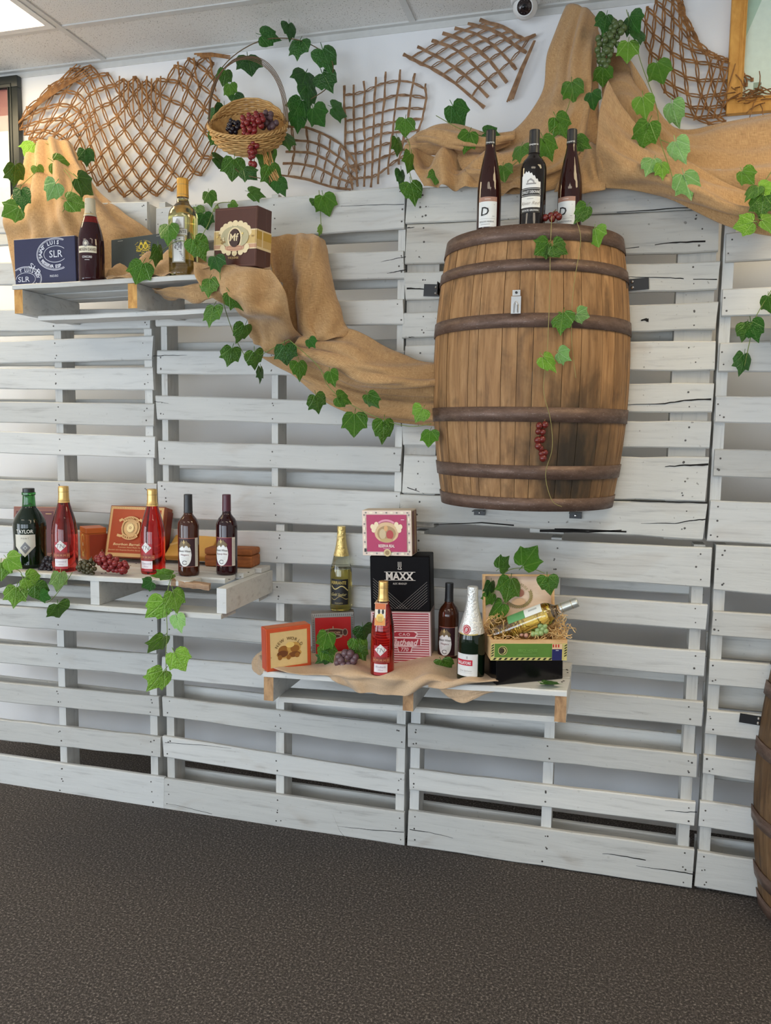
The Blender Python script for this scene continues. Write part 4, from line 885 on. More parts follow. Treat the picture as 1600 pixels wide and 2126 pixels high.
d.rect(.0, w, .0, .056, KH); d.rect(.012, w*.80, .010, .055, GRN)
for k in range(11): x = .006+w*.80*k/11; d.poly([(x, .0015), (x+.008, .0015), (x+.014, .0085), (x+.006, .0085)], srgb(30, 32, 16))
for k in range(5):
    for x in (.0015, w-.0095): z = .012+.0085*k; d.poly([(x, z), (x+.008, z+.005), (x+.008, z+.009), (x, z+.004)], srgb(30, 32, 16))
d.ell(.038, .033, .015, .015, KH); d.ring(.038, .033, .013, .013, .003, srgb(46, 50, 26)); d.ell(.036, .033, .008, .009, srgb(60, 48, 26)); d.rect(w*.80, w*.93, .001, .055, srgb(32, 36, 92)); d.rect(w*.80, w*.93, .038, .055, srgb(226, 190, 150))
for k in range(3): d.rect(w*.805+.0085*k, w*.805+.0045+.0085*k, .044, .054, srgb(196, 54, 40), 1)
d.text('BRICK HOUSE', w*.48, .034, .0085, srgb(112, 156, 72), .02, 0, 0, .062); d.rect(w*.48-0.0148, w*.48+0.0148, .026-0.00099, .026+0.00099, srgb(112, 152, 72), 6); d.rect(w*.47-0.0302, w*.47+0.0302, .019-0.00106, .019+0.00106, srgb(116, 156, 76), 6); d.rect(w*.865-0.0048, w*.865+0.0048, .034-0.00088, .034+0.00088, WHT, 6); d.build('front_label', OB_, FRONT)
LID = T(0, d_, h) @ RXm(-.20); lw, lh = w*.985, .182
m = MB(); m.box(.0, lw, 0, .006, 0, lh); m.build('lid', WOODP, OB_, M=LID)
lf = MB(); lf.box(0, lw, -.018, -.0001, lh-.007, lh); lf.box(0, .007, -.018, -.0001, 0, lh-.007); lf.box(lw-.007, lw, -.018, -.0001, 0, lh-.007); lf.build('lid_rim', WOODL, OB_, M=LID)
d = Decal(); LG = srgb(150, 136, 84); cx = lw*.50; cz = .104
for k in range(26):
    a = math.radians(-200+220*k/25); x, z = cx+.044*math.cos(a), cz+.036*math.sin(a)+.004; b = a+math.radians(60); d.line(x, z, x+.010*math.cos(b), z+.010*math.sin(b), .0032, LG); b = a+math.radians(130); d.line(x, z, x+.008*math.cos(b), z+.008*math.sin(b), .0026, LG)
d.ell(cx+.004, cz+.014, .016, .014, srgb(160, 104, 84)); d.ell(cx, cz-.016, .024, .012, srgb(216, 178, 140)); d.arc('BRICK HOUSE', cx, cz+.004, .036, .040, 150, 30, .0085, LG, .01); d.build('lid_print', OB_, LID @ T(0, -.0001, 0))
# straw
t = NT('wood_wool'); M_STRAW = t.set(t.ramp(t.noise(t.coord('Object', (1, 1, 1)), 40, 2), [(.3, srgb(206, 158, 92)), (.7, srgb(244, 208, 146))]), .7)
m = MB(); rs = random.Random(5)
for k in range(420):
    right = rs.random() < .42
    c = Vector((w*rs.uniform(.80, 1.02), d_*rs.uniform(.1, .8), h+rs.uniform(-.012, .040))) if right else Vector((w*rs.uniform(.03, .80), d_*rs.uniform(.12, .95), h+rs.uniform(-.03, .010)+.02*rs.random()))
    if not right and rs.random() < .25: c = Vector((w*rs.uniform(.0, .35), d_*rs.uniform(.4, .9), h+rs.uniform(0, .035)))
    p = c.copy(); q = Vector((rs.uniform(-1, 1), rs.uniform(-1, 1), rs.uniform(-.5, .8))).normalized(); pts = [p.copy()]
    for j in range(6):
        q = (q+Vector((rs.uniform(-1, 1), rs.uniform(-1, 1), rs.uniform(-1, 1)))*.75).normalized(); p = p+q*.0095; p.z = max(p.z, tt+.004); p.y = min(max(p.y, .012 if p.z < h+.002 else -.012), d_-.01); p.x = min(max(p.x, .012), w-.012) if p.z < h+.004 else p.x; pts.append(p.copy())
    m.tube(pts, .0012, 3, cap=False)
tag(m.build('packing_straw', M_STRAW, None, M=M), 'curly golden wood wool packing in the open wooden box', 'straw', kind='stuff')
# --- bottles on the centre shelf
gp = AM[0].matrix_world @ Vector((AM[1]*.70, .045, .1625)); gp.z += EPS
th, f, ph = bottle('pale gold sparkling wine bottle with gold foil on the red box', gp, 'champagne', .0410, .314, G_GOLDG, C_GFOIL, .655, liquid=G_PALE, fill=.50, rot=-.12, cap_name='gold_foil')
d = Decal(); d.rect(-.037, .033, .026, .122, BLK, 14); d.text('FERRANTE', -.003, .110, .0115, srgb(208, 182, 96), .015, 0, 0, .050); d.text('Gold Seeker', -.002, .066, .011, srgb(214, 196, 130), .0, .45, 0, .052); d.text('MOSCATO', -.002, .033, .005, srgb(190, 170, 110), 0, 0, 0, .026)
for k in range(22): x = -.032+.060*k/21; d.ell(x, .090-.008*math.sin(k*.33)-x*.15, .0022, .0022, srgb(206, 186, 120), 6); d.ell(x, .052-.006*math.sin(k*.4)+x*.08, .0016, .0014, srgb(180, 160, 100), 6)
d.build('label', th, wrap=(f, ph))
th, f, ph = bottle('deep red bottle with orange neck tag in front of the striped box', SX(793, 1402, .006), 'slope', .0400, .322, G_RED, C_GOLD, .80, rot=-.12, screw=True, cap_name='screw_cap'); lab_rose(th, f, ph, 'Rhubarb')
tg = Matrix.Translation(Vector((0, 0, .228))) @ RZ(ph+math.pi/2); 
m = MB(); m.box(-.026, .018, -.030, .024, .024, .0252); m.box(-.022, .014, -.043, -.0415, -.052, .022, 0, RXm(-.16)); o = m.build('neck_tag', plain(srgb(226, 196, 170), .5), th, M=tg)
d = Decal(); d.rect(-.021, .013, .002, .021, srgb(214, 116, 62)); d.rect(-.021, .013, -.026, .001, srgb(236, 226, 210)); d.rect(-.021, .013, -.051, -.027, srgb(226, 150, 70)); d.ell(-.004, -.026, .013, .014, srgb(240, 206, 110)); d.ell(-.008, -.006, .004, .008, BLK, 8); d.ell(.005, -.006, .004, .008, BLK, 8)
for k in range(5): d.rect(-.012, .004, -.024-.004*k, -.0228-.004*k, srgb(150, 96, 40), 1)
d.build('tag_print', th, tg @ RXm(-.16) @ T(0, -.0431, 0))
th, f, ph = bottle('black capped amber bottle behind the green sparkling wine', SX(929, 1376), 'bordeaux', .0365, .288, G_AMBER, C_BLACK, .78, rot=-.05); lab_bis(th, f, ph, 'Niagara', (.035, .008, .012))
th, f, ph = bottle('green sparkling wine bottle with white foil and red banner label', SX(976, 1411), 'champagne', .0455, .312, G_GREEN, C_SFOIL, .52, rot=-.28, cap_name='white_foil')
d = Decal(); d.rect(-.040, .036, .024, .098, (.74, .74, .72), 14); d.frame(-.038, .034, .026, .096, .0006, (.55, .55, .55)); d.rect(-.038, .018, .060, .079, srgb(196, 24, 52)); d.rect(-.002, .002, .083, .091, (.4, .4, .4)); d.text('BALLATORE', -.010, .069, .0095, WHT, .02, 0, 0, .046); d.text('Gran Spumante', -.004, .043, .0052, (.45, .42, .38), 0, .2, 0, .04); d.rect(-.026, .018, .035, .0356, (.5, .5, .5)); d.build('label', th, wrap=(f, ph))
d = Decal(); d.ell(-.006, .178, .014, .015, srgb(176, 22, 40)); d.ring(-.006, .178, .011, .012, .0012, WHT); d.text('B', -.006, .178, .012, WHT, .0, .2); d.build('neck_seal', th, wrap=(lambda z: f(z)+.0014, ph))
d = Decal(); d.strip(-.034, .034, lambda s: .160+2.0*s*s, lambda s: .164+2.0*s*s, srgb(196, 176, 110)); d.build('foil_edge', th, wrap=(lambda z: f(z)+.0012, ph))
# white wine lying in the open box
A0 = M @ Vector((w*.10, .085, h-.004)); A1 = at(1198, 1250, A0.y+.01); ax = (A1-A0).normalized(); sx = ax.cross(Vector((0, 1, 0))).normalized(); yy = ax.cross(sx)
Mb = Matrix(((sx.x, yy.x, ax.x, A0.x), (sx.y, yy.y, ax.y, A0.y), (sx.z, yy.z, ax.z, A0.z), (0, 0, 0, 1)))
th, f, ph = bottle('white wine bottle with silver cap lying slanted in the open box', A0, 'bordeaux', .0385, (A1-A0).length, G_CLEAR, C_SILV, .80, liquid=G_PALE, fill=.70, tilt=Mb, screw=True, cap_name='screw_cap')
inv = Mb.inverted().to_3x3(); v = inv @ (CAM-A0); ph = math.atan2(v.y, v.x); v2 = inv @ Vector((0, 0, 1)); ph2 = math.atan2(v2.y, v2.x); ph = ph+.62*(((ph2-ph+math.pi) % (2*math.pi))-math.pi)
H_ = (A1-A0).length; d = Decal(); d.rect(-.020, .020, H_*.22, H_*.55, srgb(96, 156, 98)); d.rect(-.020, .020, H_*.42, H_*.62, (.80, .82, .78)); d.rect(-.004, .004, H_*.47, H_*.57, (.45, .47, .45)); d.build('label', th, wrap=(f, ph))
# ------------------------------------------------------------------ cloth
def burlap(name, c0, c1, c2, k=1.0):
    t = NT(name); tc = t.n('ShaderNodeTexCoord')
    def nz(sc, dt=3):
        mp = t.n('ShaderNodeMapping'); mp.inputs['Scale'].default_value = sc; t.l(tc.outputs['UV'], mp.inputs['Vector']); return t.noise(mp.outputs[0], 1.0, dt, .6)
    a = nz((760*k, 45*k, 1)); b = nz((45*k, 760*k, 1)); lo = nz((7, 7, 1), 3)
    w = t.math('ADD', t.math('MULTIPLY', a, .5), t.math('MULTIPLY', b, .5))
    c = t.ramp(w, [(.36, c0), (.5, c1), (.64, c2)])
    c = t.mix(t.math('MULTIPLY', lo, .35), c, c0); t.bump(w, .55, .0025); return t.set(c, .9, **{'Sheen Weight': .25})
M_BUR = burlap('burlap', srgb(148, 112, 70), srgb(192, 151, 103), srgb(216, 180, 130)); M_BEI = burlap('beige_linen', srgb(176, 144, 112), srgb(206, 176, 142), srgb(222, 196, 166), 1.6)
def sheet(m, rows, n=44, k=44, folds=(), wob=.006, uvo=(0, 0), seed=0):
    """rows of (u, v, y) control points -> smooth surface with folds; appended to MB m (uv kept in m.uv)"""
    rs = random.Random(seed); P = [[np.array(at(*c)) for c in r] for r in rows]; G = []
    for i in range(n+1):
        t = i/n; ctrl = []
        for j in range(len(P[0])): ctrl.append(catmull([P[r][j] for r in range(len(P))], t))
        G.append([catmull(ctrl, s/k) for s in range(k+1)])
    G = np.array(G); du = np.gradient(G, axis=1); dv = np.gradient(G, axis=0); N = np.cross(du, dv); N /= np.linalg.norm(N, axis=2, keepdims=True)+1e-9
    if N[..., 1].mean() > 0: N = -N
    S, TT = np.meshgrid(np.linspace(0, 1, k+1), np.linspace(0, 1, n+1)); D = np.zeros_like(S)
    for (amp, fs, ft, ph, skew, *rp) in folds:
        amp = amp if not rp else amp*TT**rp[0]
        q = np.sin(2*np.pi*(fs*S+ft*TT+skew*S*TT)+ph+.6*np.sin(5*TT+ph)); D += amp*1.35*(np.sign(q)*np.abs(q)**.8)*(.75+.45*np.sin(4.1*TT+3*ph+2*S))
    for _ in range(5):
        a, b, c = rs.uniform(1, 5), rs.uniform(1, 5), rs.uniform(0, 6); D += wob*.4*np.sin(6.28*(a*S+b*TT)+c)
    edge = np.minimum(1, np.minimum(np.minimum(S, 1-S), 1.0)*6+.35)*np.minimum(1, TT*5+.25); G = G+N*(D*edge)[..., None]
    L1 = np.linalg.norm(du, axis=2).sum(1).mean(); L2 = np.linalg.norm(dv, axis=2).sum(0).mean(); b0 = len(m.v)
    for i in range(n+1):
        for j in range(k+1): m.uv[len(m.v)] = (uvo[0]+S[i, j]*L1, uvo[1]+TT[i, j]*L2); m.v.append(tuple(G[i, j]))
    for i in range(n):
        for j in range(k):
            a = b0+i*(k+1)+j; m.f.append((a, a+1, a+k+2, a+k+1)); m.m.append(0)
def cloth_obj(m, name, mat, parent=None, M=None, th=.0022):
    me = m.mesh(name, mat, True, False); uv = me.uv_layers.new(name='UVMap')
    li = np.zeros(len(me.loops), dtype=np.int32); me.loops.foreach_get('vertex_index', li)
    arr = np.array([m.uv[i] for i in range(len(m.v))], dtype=np.float32); uv.data.foreach_set('uv', arr[li].ravel())
    o = link(name, me, parent, M); md = o.modifiers.new('thickness', 'SOLIDIFY'); md.thickness = th; md.offset = 0; return o
# upper left
m = MB()
sheet(m, [[(58, 303, .33), (86, 292, .31), (112, 286, .31), (150, 300, .33)], [(46, 372, .14), (88, 356, .11), (136, 350, .11), (196, 384, .14)], [(10, 446, -.035), (84, 432, -.07), (158, 436, -.07), (256, 440, -.035)],
          [(18, 500, -.055), (96, 498, -.10), (188, 500, -.11), (322, 492, -.06)], [(34, 584, -.09), (100, 584, -.12), (196, 580, -.13), (340, 560, -.09)]], 60, 70, [(.017, 3.6, .15, .4, .5), (.006, 7.2, .3, 1.0, .2)], seed=1)
sheet(m, [[(205, 560, -.10), (260, 535, -.10), (330, 505, -.10), (420, 490, -.10)], [(212, 572, -.18), (270, 545, -.19), (340, 520, -.19), (425, 512, -.18)], [(218, 578, -.25), (285, 566, -.25), (345, 552, -.25), (428, 545, -.24)], [(222, 580, -.325), (290, 575, -.325), (350, 571, -.325), (420, 567, -.325)]], 30, 40, [(.008, 3, 1.5, 0, 1.0), (.005, 2, 4, 1, 0)], seed=2, uvo=(2, 0))
tag(cloth_obj(m, 'burlap_drape', M_BUR), 'tan burlap draped over the upper left pallet behind the navy box', 'burlap', 'burlap drapes on the wall')
# from the upper shelf to the barrel
m = MB()
sheet(m, [[(402, 544, -.335), (452, 551, -.340), (508, 555, -.345), (562, 560, -.35)], [(408, 578, -.365), (462, 590, -.375), (524, 598, -.375), (592, 606, -.35)], [(440, 616, -.36), (486, 626, -.37), (545, 648, -.36), (606, 672, -.25)],
          [(505, 654, -.24), (524, 664, -.25), (565, 690, -.23), (632, 706, -.13)], [(520, 702, -.17), (540, 722, -.18), (580, 738, -.16), (640, 728, -.08)]], 44, 44, [(.010, 1.3, .6, 2.0, .8), (.005, 3, .5, 0, 1)], seed=3)
sheet(m, [[(405, 545, -.335), (460, 545, -.28), (520, 545, -.20), (560, 530, -.12)], [(402, 560, -.345), (450, 553, -.345), (505, 556, -.342), (562, 561, -.29)]], 10, 30, [], .003, seed=4, uvo=(1, 1))
sheet(m, [[(548, 494, -.10), (590, 488, -.06), (622, 486, -.05), (650, 486, -.06), (674, 500, -.04)], [(556, 530, -.13), (598, 520, -.07), (628, 508, -.13), (660, 506, -.12), (684, 545, -.05)], [(572, 600, -.14), (606, 590, -.07), (628, 590, -.17), (668, 590, -.15), (702, 632, -.05)],
          [(592, 668, -.13), (614, 660, -.09), (636, 672, -.19), (690, 668, -.14), (730, 688, -.06)], [(606, 704, -.10), (622, 700, -.12), (660, 708, -.18), (712, 700, -.13), (748, 700, -.06)]], 56, 60, [(.006, 2.1, .3, 1.2, .4), (.006, 4.1, .4, .4, .5)], seed=5, uvo=(3, 0))
sheet(m, [[(632, 690, -.13), (612, 712, -.17), (596, 728, -.15), (586, 738, -.09)], [(728, 688, -.10), (706, 726, -.19), (684, 752, -.17), (664, 768, -.08)], [(796, 720, -.09), (778, 762, -.19), (760, 790, -.17), (742, 806, -.08)],
          [(862, 746, -.08), (850, 782, -.16), (838, 804, -.15), (826, 820, -.08)], [(925, 755, -.07), (925, 784, -.10), (925, 802, -.10), (925, 818, -.07)]], 60, 44, [(.012, 1.4, .3, .5, .6), (.007, 3.1, .5, 2, -.7), (.014, 2.6, .0, .2, .1, 1.8)], seed=6, uvo=(5, 0))
sheet(m, [[(600, 722, -.10), (580, 735, -.10), (558, 742, -.08), (530, 734, -.06)], [(680, 752, -.06), (660, 770, -.075), (636, 780, -.075), (604, 776, -.05)], [(758, 794, -.05), (740, 812, -.07), (718, 830, -.075), (686, 842, -.05)],
          [(836, 812, -.05), (826, 834, -.07), (812, 854, -.075), (792, 874, -.05)], [(925, 812, -.05), (925, 838, -.07), (925, 862, -.075), (925, 888, -.05)]], 56, 30, [(.008, 1.2, .3, .3, .4), (.006, 2.6, .1, 1, .2, 1.2)], .003, seed=17, uvo=(10, 0))
sheet(m, [[(300, 592, -.20), (345, 600, -.22), (400, 600, -.25), (445, 590, -.28)], [(330, 612, -.22), (370, 622, -.25), (410, 626, -.28), (455, 618, -.30)], [(315, 600, -.27), (350, 598, -.29), (400, 590, -.31), (440, 585, -.315)]], 20, 30, [(.006, 2, .5, 0, .5)], .004, seed=7, uvo=(7, 0))
tag(cloth_obj(m, 'burlap_drape', M_BUR), 'tan burlap swag falling from the upper shelf across to the big barrel', 'burlap', 'burlap drapes on the wall')
# upper right
m = MB()
sheet(m, [[(1176, 12, .40), (1196, 8, .36), (1214, 16, .34), (1240, 45, .37), (1244, 70, .40)], [(1142, 105, .34), (1166, 110, .27), (1196, 110, .24), (1226, 112, .25), (1236, 130, .36)], [(1126, 195, .27), (1156, 215, .17), (1192, 222, .13), (1222, 222, .14), (1238, 215, .30)],
          [(1068, 272, .16), (1100, 300, .05), (1140, 320, .0), (1190, 330, .0), (1238, 320, .16)], [(1000, 298, .10), (1030, 335, -.02), (1066, 360, -.05), (1110, 375, -.05), (1180, 380, .02)], [(930, 300, .10), (955, 335, -.02), (980, 370, -.04), (1010, 388, -.04), (1060, 396, -.02)]], 64, 56, [(.014, 1.7, .2, .6, .5), (.007, 3.8, .3, 1.4, .4)], seed=8)
sheet(m, [[(838, 305, .10), (842, 300, .06), (846, 296, .06), (850, 290, .10)], [(872, 318, .06), (880, 300, -.02), (888, 280, -.02), (898, 262, .06)], [(930, 316, .02), (935, 305, -.045), (940, 282, -.03), (945, 256, .08)], [(1000, 318, .02), (1005, 306, -.03), (1008, 290, -.01), (1012, 272, .10)], [(1060, 300, .06), (1062, 292, .02), (1066, 284, .03), (1070, 272, .12)]], 36, 30, [(.010, 1.4, .4, .5, .2)], seed=9, uvo=(2, 0))
sheet(m, [[(848, 310, .03), (900, 320, .02), (960, 322, .02), (1030, 322, .02), (1110, 340, .0)], [(862, 350, -.03), (900, 345, -.05), (960, 352, -.04), (1030, 360, -.03), (1110, 370, -.05)], [(880, 386, -.04), (915, 388, -.06), (965, 390, -.06), (1040, 398, -.05), (1120, 400, -.05)]], 34, 54, [(.022, 2.9, .3, .2, .7), (.007, 5.5, .5, 1, 0)], seed=10, uvo=(4, 0))
# right half: a back layer and a front roll lying over it
sheet(m, [[(1256, 112, .36), (1250, 170, .30), (1254, 240, .20), (1262, 330, .05)], [(1296, 116, .27), (1298, 175, .24), (1306, 240, .14), (1320, 330, .0)], [(1334, 165, .25), (1346, 230, .18), (1362, 295, .08), (1380, 360, .0)], [(1396, 262, .22), (1420, 292, .10), (1440, 340, .02), (1456, 400, -.02)],
          [(1500, 254, .22), (1520, 300, .07), (1536, 360, .0), (1540, 430, -.03)], [(1640, 226, .22), (1640, 290, .06), (1640, 370, -.01), (1640, 450, -.04)]], 64, 44, [(.018, 1.6, .5, 2.6, .4), (.008, 3.4, .7, .4, .5)], seed=11, uvo=(6, 0))
sheet(m, [[(1262, 168, .14), (1244, 230, .06), (1238, 310, -.03), (1244, 390, -.06)], [(1290, 225, .06), (1282, 290, -.04), (1286, 345, -.10), (1300, 394, -.07)], [(1350, 292, .0), (1352, 340, -.09), (1362, 376, -.12), (1372, 408, -.07)], [(1430, 338, -.03), (1436, 376, -.11), (1444, 408, -.13), (1446, 440, -.07)],
          [(1520, 384, -.05), (1524, 420, -.12), (1528, 446, -.13), (1530, 470, -.07)], [(1640, 430, -.06), (1640, 450, -.12), (1640, 466, -.12), (1640, 482, -.07)]], 66, 40, [(.010, 1.3, .6, .6, .5), (.005, 3.2, .8, .4, .6)], seed=16, uvo=(9, 0))
sheet(m, [[(1150, 398, -.05), (1180, 345, -.01), (1226, 296, .06)], [(1200, 404, -.08), (1222, 355, -.05), (1246, 306, .0)], [(1256, 394, -.07), (1258, 350, -.06), (1262, 300, -.02)]], 24, 24, [(.008, 1.2, .5, 0, 0)], seed=12, uvo=(8, 0))
tag(cloth_obj(m, 'burlap_drape', M_BUR), 'large tan burlap swag gathered near the ceiling above the barrel', 'burlap', 'burlap drapes on the wall')
# beige cloth on the centre shelf
def csh(u, v, dz):
    p = onshelf(u, v, 'C', dz); return (u, v, p.y)
m = MB()
sheet(m, [[csh(536, 1362, .012), csh(612, 1352, .012), csh(700, 1352, .02), csh(790, 1350, .025), csh(868, 1346, .04), csh(940, 1362, .02), csh(1000, 1376, .01)], [csh(548, 1380, .01), csh(640, 1376, .012), csh(718, 1376, .016), csh(800, 1374, .016), csh(880, 1372, .03), csh(950, 1384, .02), csh(1010, 1390, .01)],
          [csh(600, 1398, .008), csh(668, 1396, .012), csh(742, 1400, .014), csh(816, 1404, .02), csh(890, 1398, .02), csh(962, 1406, .015), csh(1024, 1404, .01)], [(672, 1402, -.338), (705, 1408, -.345), (752, 1416, -.352), (822, 1424, -.356), (892, 1412, -.352), (965, 1414, -.345), (1030, 1412, -.336)],
          [(690, 1412, -.342), (735, 1434, -.348), (775, 1440, -.352), (832, 1443, -.352), (882, 1432, -.346), (962, 1420, -.342), (1034, 1416, -.336)]], 50, 90, [(.008, 2.6, .5, .3, .9), (.004, 5, .9, 1.1, .7)], .003, seed=13)
sheet(m, [[(905, 1424, -.325), (950, 1426, -.325), (1010, 1428, -.32), (1062, 1428, -.31)], [(930, 1446, -.32), (960, 1460, -.325), (1000, 1444, -.32), (1050, 1430, -.31)]], 12, 24, [(.004, 2, .3, 0, 0)], .003, seed=14, uvo=(2, 0))
sheet(m, [[(528, 1366, -.10), (540, 1352, -.12), (556, 1350, -.15)], [(526, 1390, -.14), (538, 1382, -.17), (558, 1380, -.20)], [(540, 1402, -.18), (546, 1398, -.20), (560, 1396, -.23)]], 14, 14, [(.006, 1.5, .5, 0, 0)], .003, seed=15, uvo=(3, 0))
tag(cloth_obj(m, 'table_cloth', M_BEI), 'crumpled beige cloth under the bottles on the centre shelf', 'cloth')

# ------------------------------------------------------------------ palm fibre nets
t = NT('palm_fibre'); n = t.noise(t.coord('Object', (1, 1, 1), False), 45, 4); M_NET = t.set(t.ramp(n, [(.3, srgb(108, 70, 36)), (.7, srgb(168, 118, 66))]), .75)
M_NETD = (lambda t: t.set(t.ramp(t.noise(t.coord('Object', (1, 1, 1), False), 45, 4), [(.3, srgb(116, 84, 58)), (.7, srgb(164, 128, 96))]), .75))(NT('palm_fibre_grey'))
def net(label, rows, nr, nc, mat, mode='rect', bar=.0052, link_r=.0026, open_=.0095, bars='t', seed=0, loose=()):
    """rows: control points (u, v, y), first index along t, second along s"""
    rs = random.Random(seed); P = [[np.array(at(*c)) for c in r] for r in rows]
    def S(s, t):
        return catmull([catmull([P[r][j] for r in range(len(P))], min(max(t, 0), 1)) for j in range(len(P[0]))], min(max(s, 0), 1))
    m = MB(); fl = .35; nn = (0, -1, .05)
    def J(p, a=.0025): return Vector(p)+Vector((rs.uniform(-a, a), rs.uniform(-a, a)*1.5, rs.uniform(-a, a)))
    if mode == 'rect':
        N = [[J(S(j/(nc-1), i/(nr-1))) for j in range(nc)] for i in range(nr)]
        def barp(pts):
            q = []
            for a, b in zip(pts[:-1], pts[1:]): q += [a, a.lerp(b, .5)+Vector((rs.uniform(-.001, .001), -.001, rs.uniform(-.001, .001)))]
            q.append(pts[-1]); m.tube(q, [bar*rs.uniform(.75, 1.25) for _ in q], 5, flat=fl, nrm=nn)
        def eye(a, b):
            d = b-a; side = d.cross(Vector((0, 1, 0))).normalized(); o = open_*rs.uniform(.35, .8)
            for k in (-1, 1):
                m.tube([a, a.lerp(b, .28)+side*k*o*.55, a.lerp(b, .55)+side*k*o*.6+Vector((0, -.003, 0)), a.lerp(b, .8)+side*k*o*.3, b], [link_r*rs.uniform(.8, 1.2)]*5, 4, cap=False, flat=.6, nrm=nn)
        if bars == 't':
            for j in range(nc): barp([N[i][j] for i in range(nr)])
            for i in range(1, nr-1):
                for j in range(nc-1): eye(N[i][j], N[i][j+1])
        else:
            for i in range(nr): barp([N[i][j] for j in range(nc)])
            for j in range(nc):
                for i in range(nr-1): eye(N[i][j], N[i+1][j])
    else:
        def node(i, j): return S((j+(.5 if i % 2 else 0))/(nc-.5), i/(nr-1))
        N = [[J(node(i, j), .0016) for j in range(nc)] for i in range(nr)]
        for i in range(nr-1):
            for j in range(nc):
                for jj in ((j, j-1) if i % 2 == 0 else (j, j+1)):
                    if not (0 <= jj < nc): continue
                    a, b = N[i][j], N[i+1][jj]; d = b-a; side = d.cross(Vector((0, 1, 0))).normalized()
                    for k in (-1, 1):
                        o = link_r*1.15; m.tube([a+side*k*o*.5, a.lerp(b, .35)+side*k*o*1.5, a.lerp(b, .65)+side*k*o*1.5+Vector((0, -.002, 0)), b+side*k*o*.5], link_r*rs.uniform(.8, 1.15), 4, cap=False, flat=.6, nrm=nn)
        for i in range(nr):
            for j in range(nc):
                if rs.random() < .9: a = N[i][j]; m.tube([a+Vector((0, -.001, .006)), a+Vector((0, -.0015, -.006))], link_r*2.2, 5, flat=.5, nrm=nn)
    for (a, b, wd) in loose:
        p, q = Vector(at(*a)), Vector(at(*b)); m.tube([p, p.lerp(q, .5)+Vector((0, -.01, .003)), q], [wd, wd*.9, wd*.6], 5, flat=.3, nrm=nn)
    # frayed tips along the first and last row
    o = m.build('fibre_net', mat, None); return tag(o, label, 'net', 'palm fibre nets on the wall')
W_ = WALL_Y-.022
C_ = [[(32, 262), (60, 285), (82, 308)], [(62, 218), (95, 264), (120, 330)], [(115, 168), (140, 232), (150, 350)], [(165, 136), (176, 222), (176, 358)], [(207, 146), (196, 242), (204, 385)], [(246, 166), (230, 272), (232, 398)],
      [(276, 160), (268, 282), (268, 409)], [(304, 168), (308, 285), (308, 410)], [(330, 164), (345, 276), (345, 400)], [(372, 132), (388, 250), (378, 385)], [(402, 120), (420, 240), (412, 366)], [(440, 120), (454, 220), (452, 326)]]
net('wide brown fibre net fanning out across the upper left wall', [[(c[r][0], c[r][1], W_-.012*(r == 1)) for c in C_] for r in range(3)], 12, 13, M_NET, 'diamond', link_r=.0036, seed=1,
    loose=[((248+k*9.5, 158+(k % 3)*5, W_-.012), (252+k*9.4, 238+(k % 2)*25, W_-.02), .0042) for k in range(10)]+[((32+k*8, 262-k*8, W_-.008), (160+k*7, 133+k*3, W_-.012), .0052) for k in range(6)]
    +[((64+k*12, 292+k*5, W_-.012), (168+k*9, 212+k*10, W_-.012), .0046) for k in range(5)]+[((403+k*6, 112+k*3, W_-.006), (478, 116+k*3, W_-.008), .004) for k in range(3)]+[((369+k*33, 128-k*8, W_-.01), (380+k*34, 190, W_-.012), .005) for k in range(3)])
net('grey brown fibre net slanting from the basket down to the pallet edge', [[(580, 262, W_), (590, 300, W_), (590, 330, W_), (578, 362, W_-.01)], [(655, 270, W_), (655, 305, W_), (650, 335, W_), (640, 372, W_-.01)], [(712, 305, W_), (705, 335, W_), (696, 358, W_), (690, 388, W_-.01)], [(748, 352, W_), (742, 365, W_), (736, 378, W_), (728, 392, W_-.01)]], 9, 5, M_NETD, 'rect', bars='t', seed=4)
net('grey brown fibre net hanging upright in the middle of the wall', [[(714, 178, W_), (742, 175, W_), (775, 160, W_), (806, 148, W_), (850, 146, W_), (884, 172, W_)], [(716, 250, W_), (744, 248, W_), (772, 240, W_), (800, 232, W_), (836, 225, W_), (882, 226, W_)], [(718, 320, W_), (746, 318, W_), (770, 308, W_), (794, 300, W_), (826, 295, W_), (862, 290, W_)], [(732, 392, W_-.02), (748, 386, W_-.02), (768, 388, W_-.02), (788, 380, W_-.02), (818, 348, W_), (846, 330, W_)]], 10, 8, M_NETD, 'rect', seed=5)
net('grey brown fibre net with frayed strips rising toward the security camera', [[(836, 112, W_), (884, 90, W_), (918, 70, W_), (956, 54, W_), (995, 42, W_)], [(880, 134, W_), (925, 108, W_), (968, 88, W_), (1010, 68, W_), (1050, 60, W_)], [(935, 166, W_), (970, 140, W_), (1008, 118, W_), (1048, 96, W_), (1082, 80, W_)], [(1005, 222, W_), (1020, 190, W_), (1052, 170, W_), (1080, 130, W_), (1112, 72, W_)]], 8, 7, M_NETD, 'rect', bars='t', bar=.0070, seed=6,
    loose=[((1052+k*4, 212-k*2, W_-.008), (1108+k, 84, W_-.01), .004) for k in range(4)])
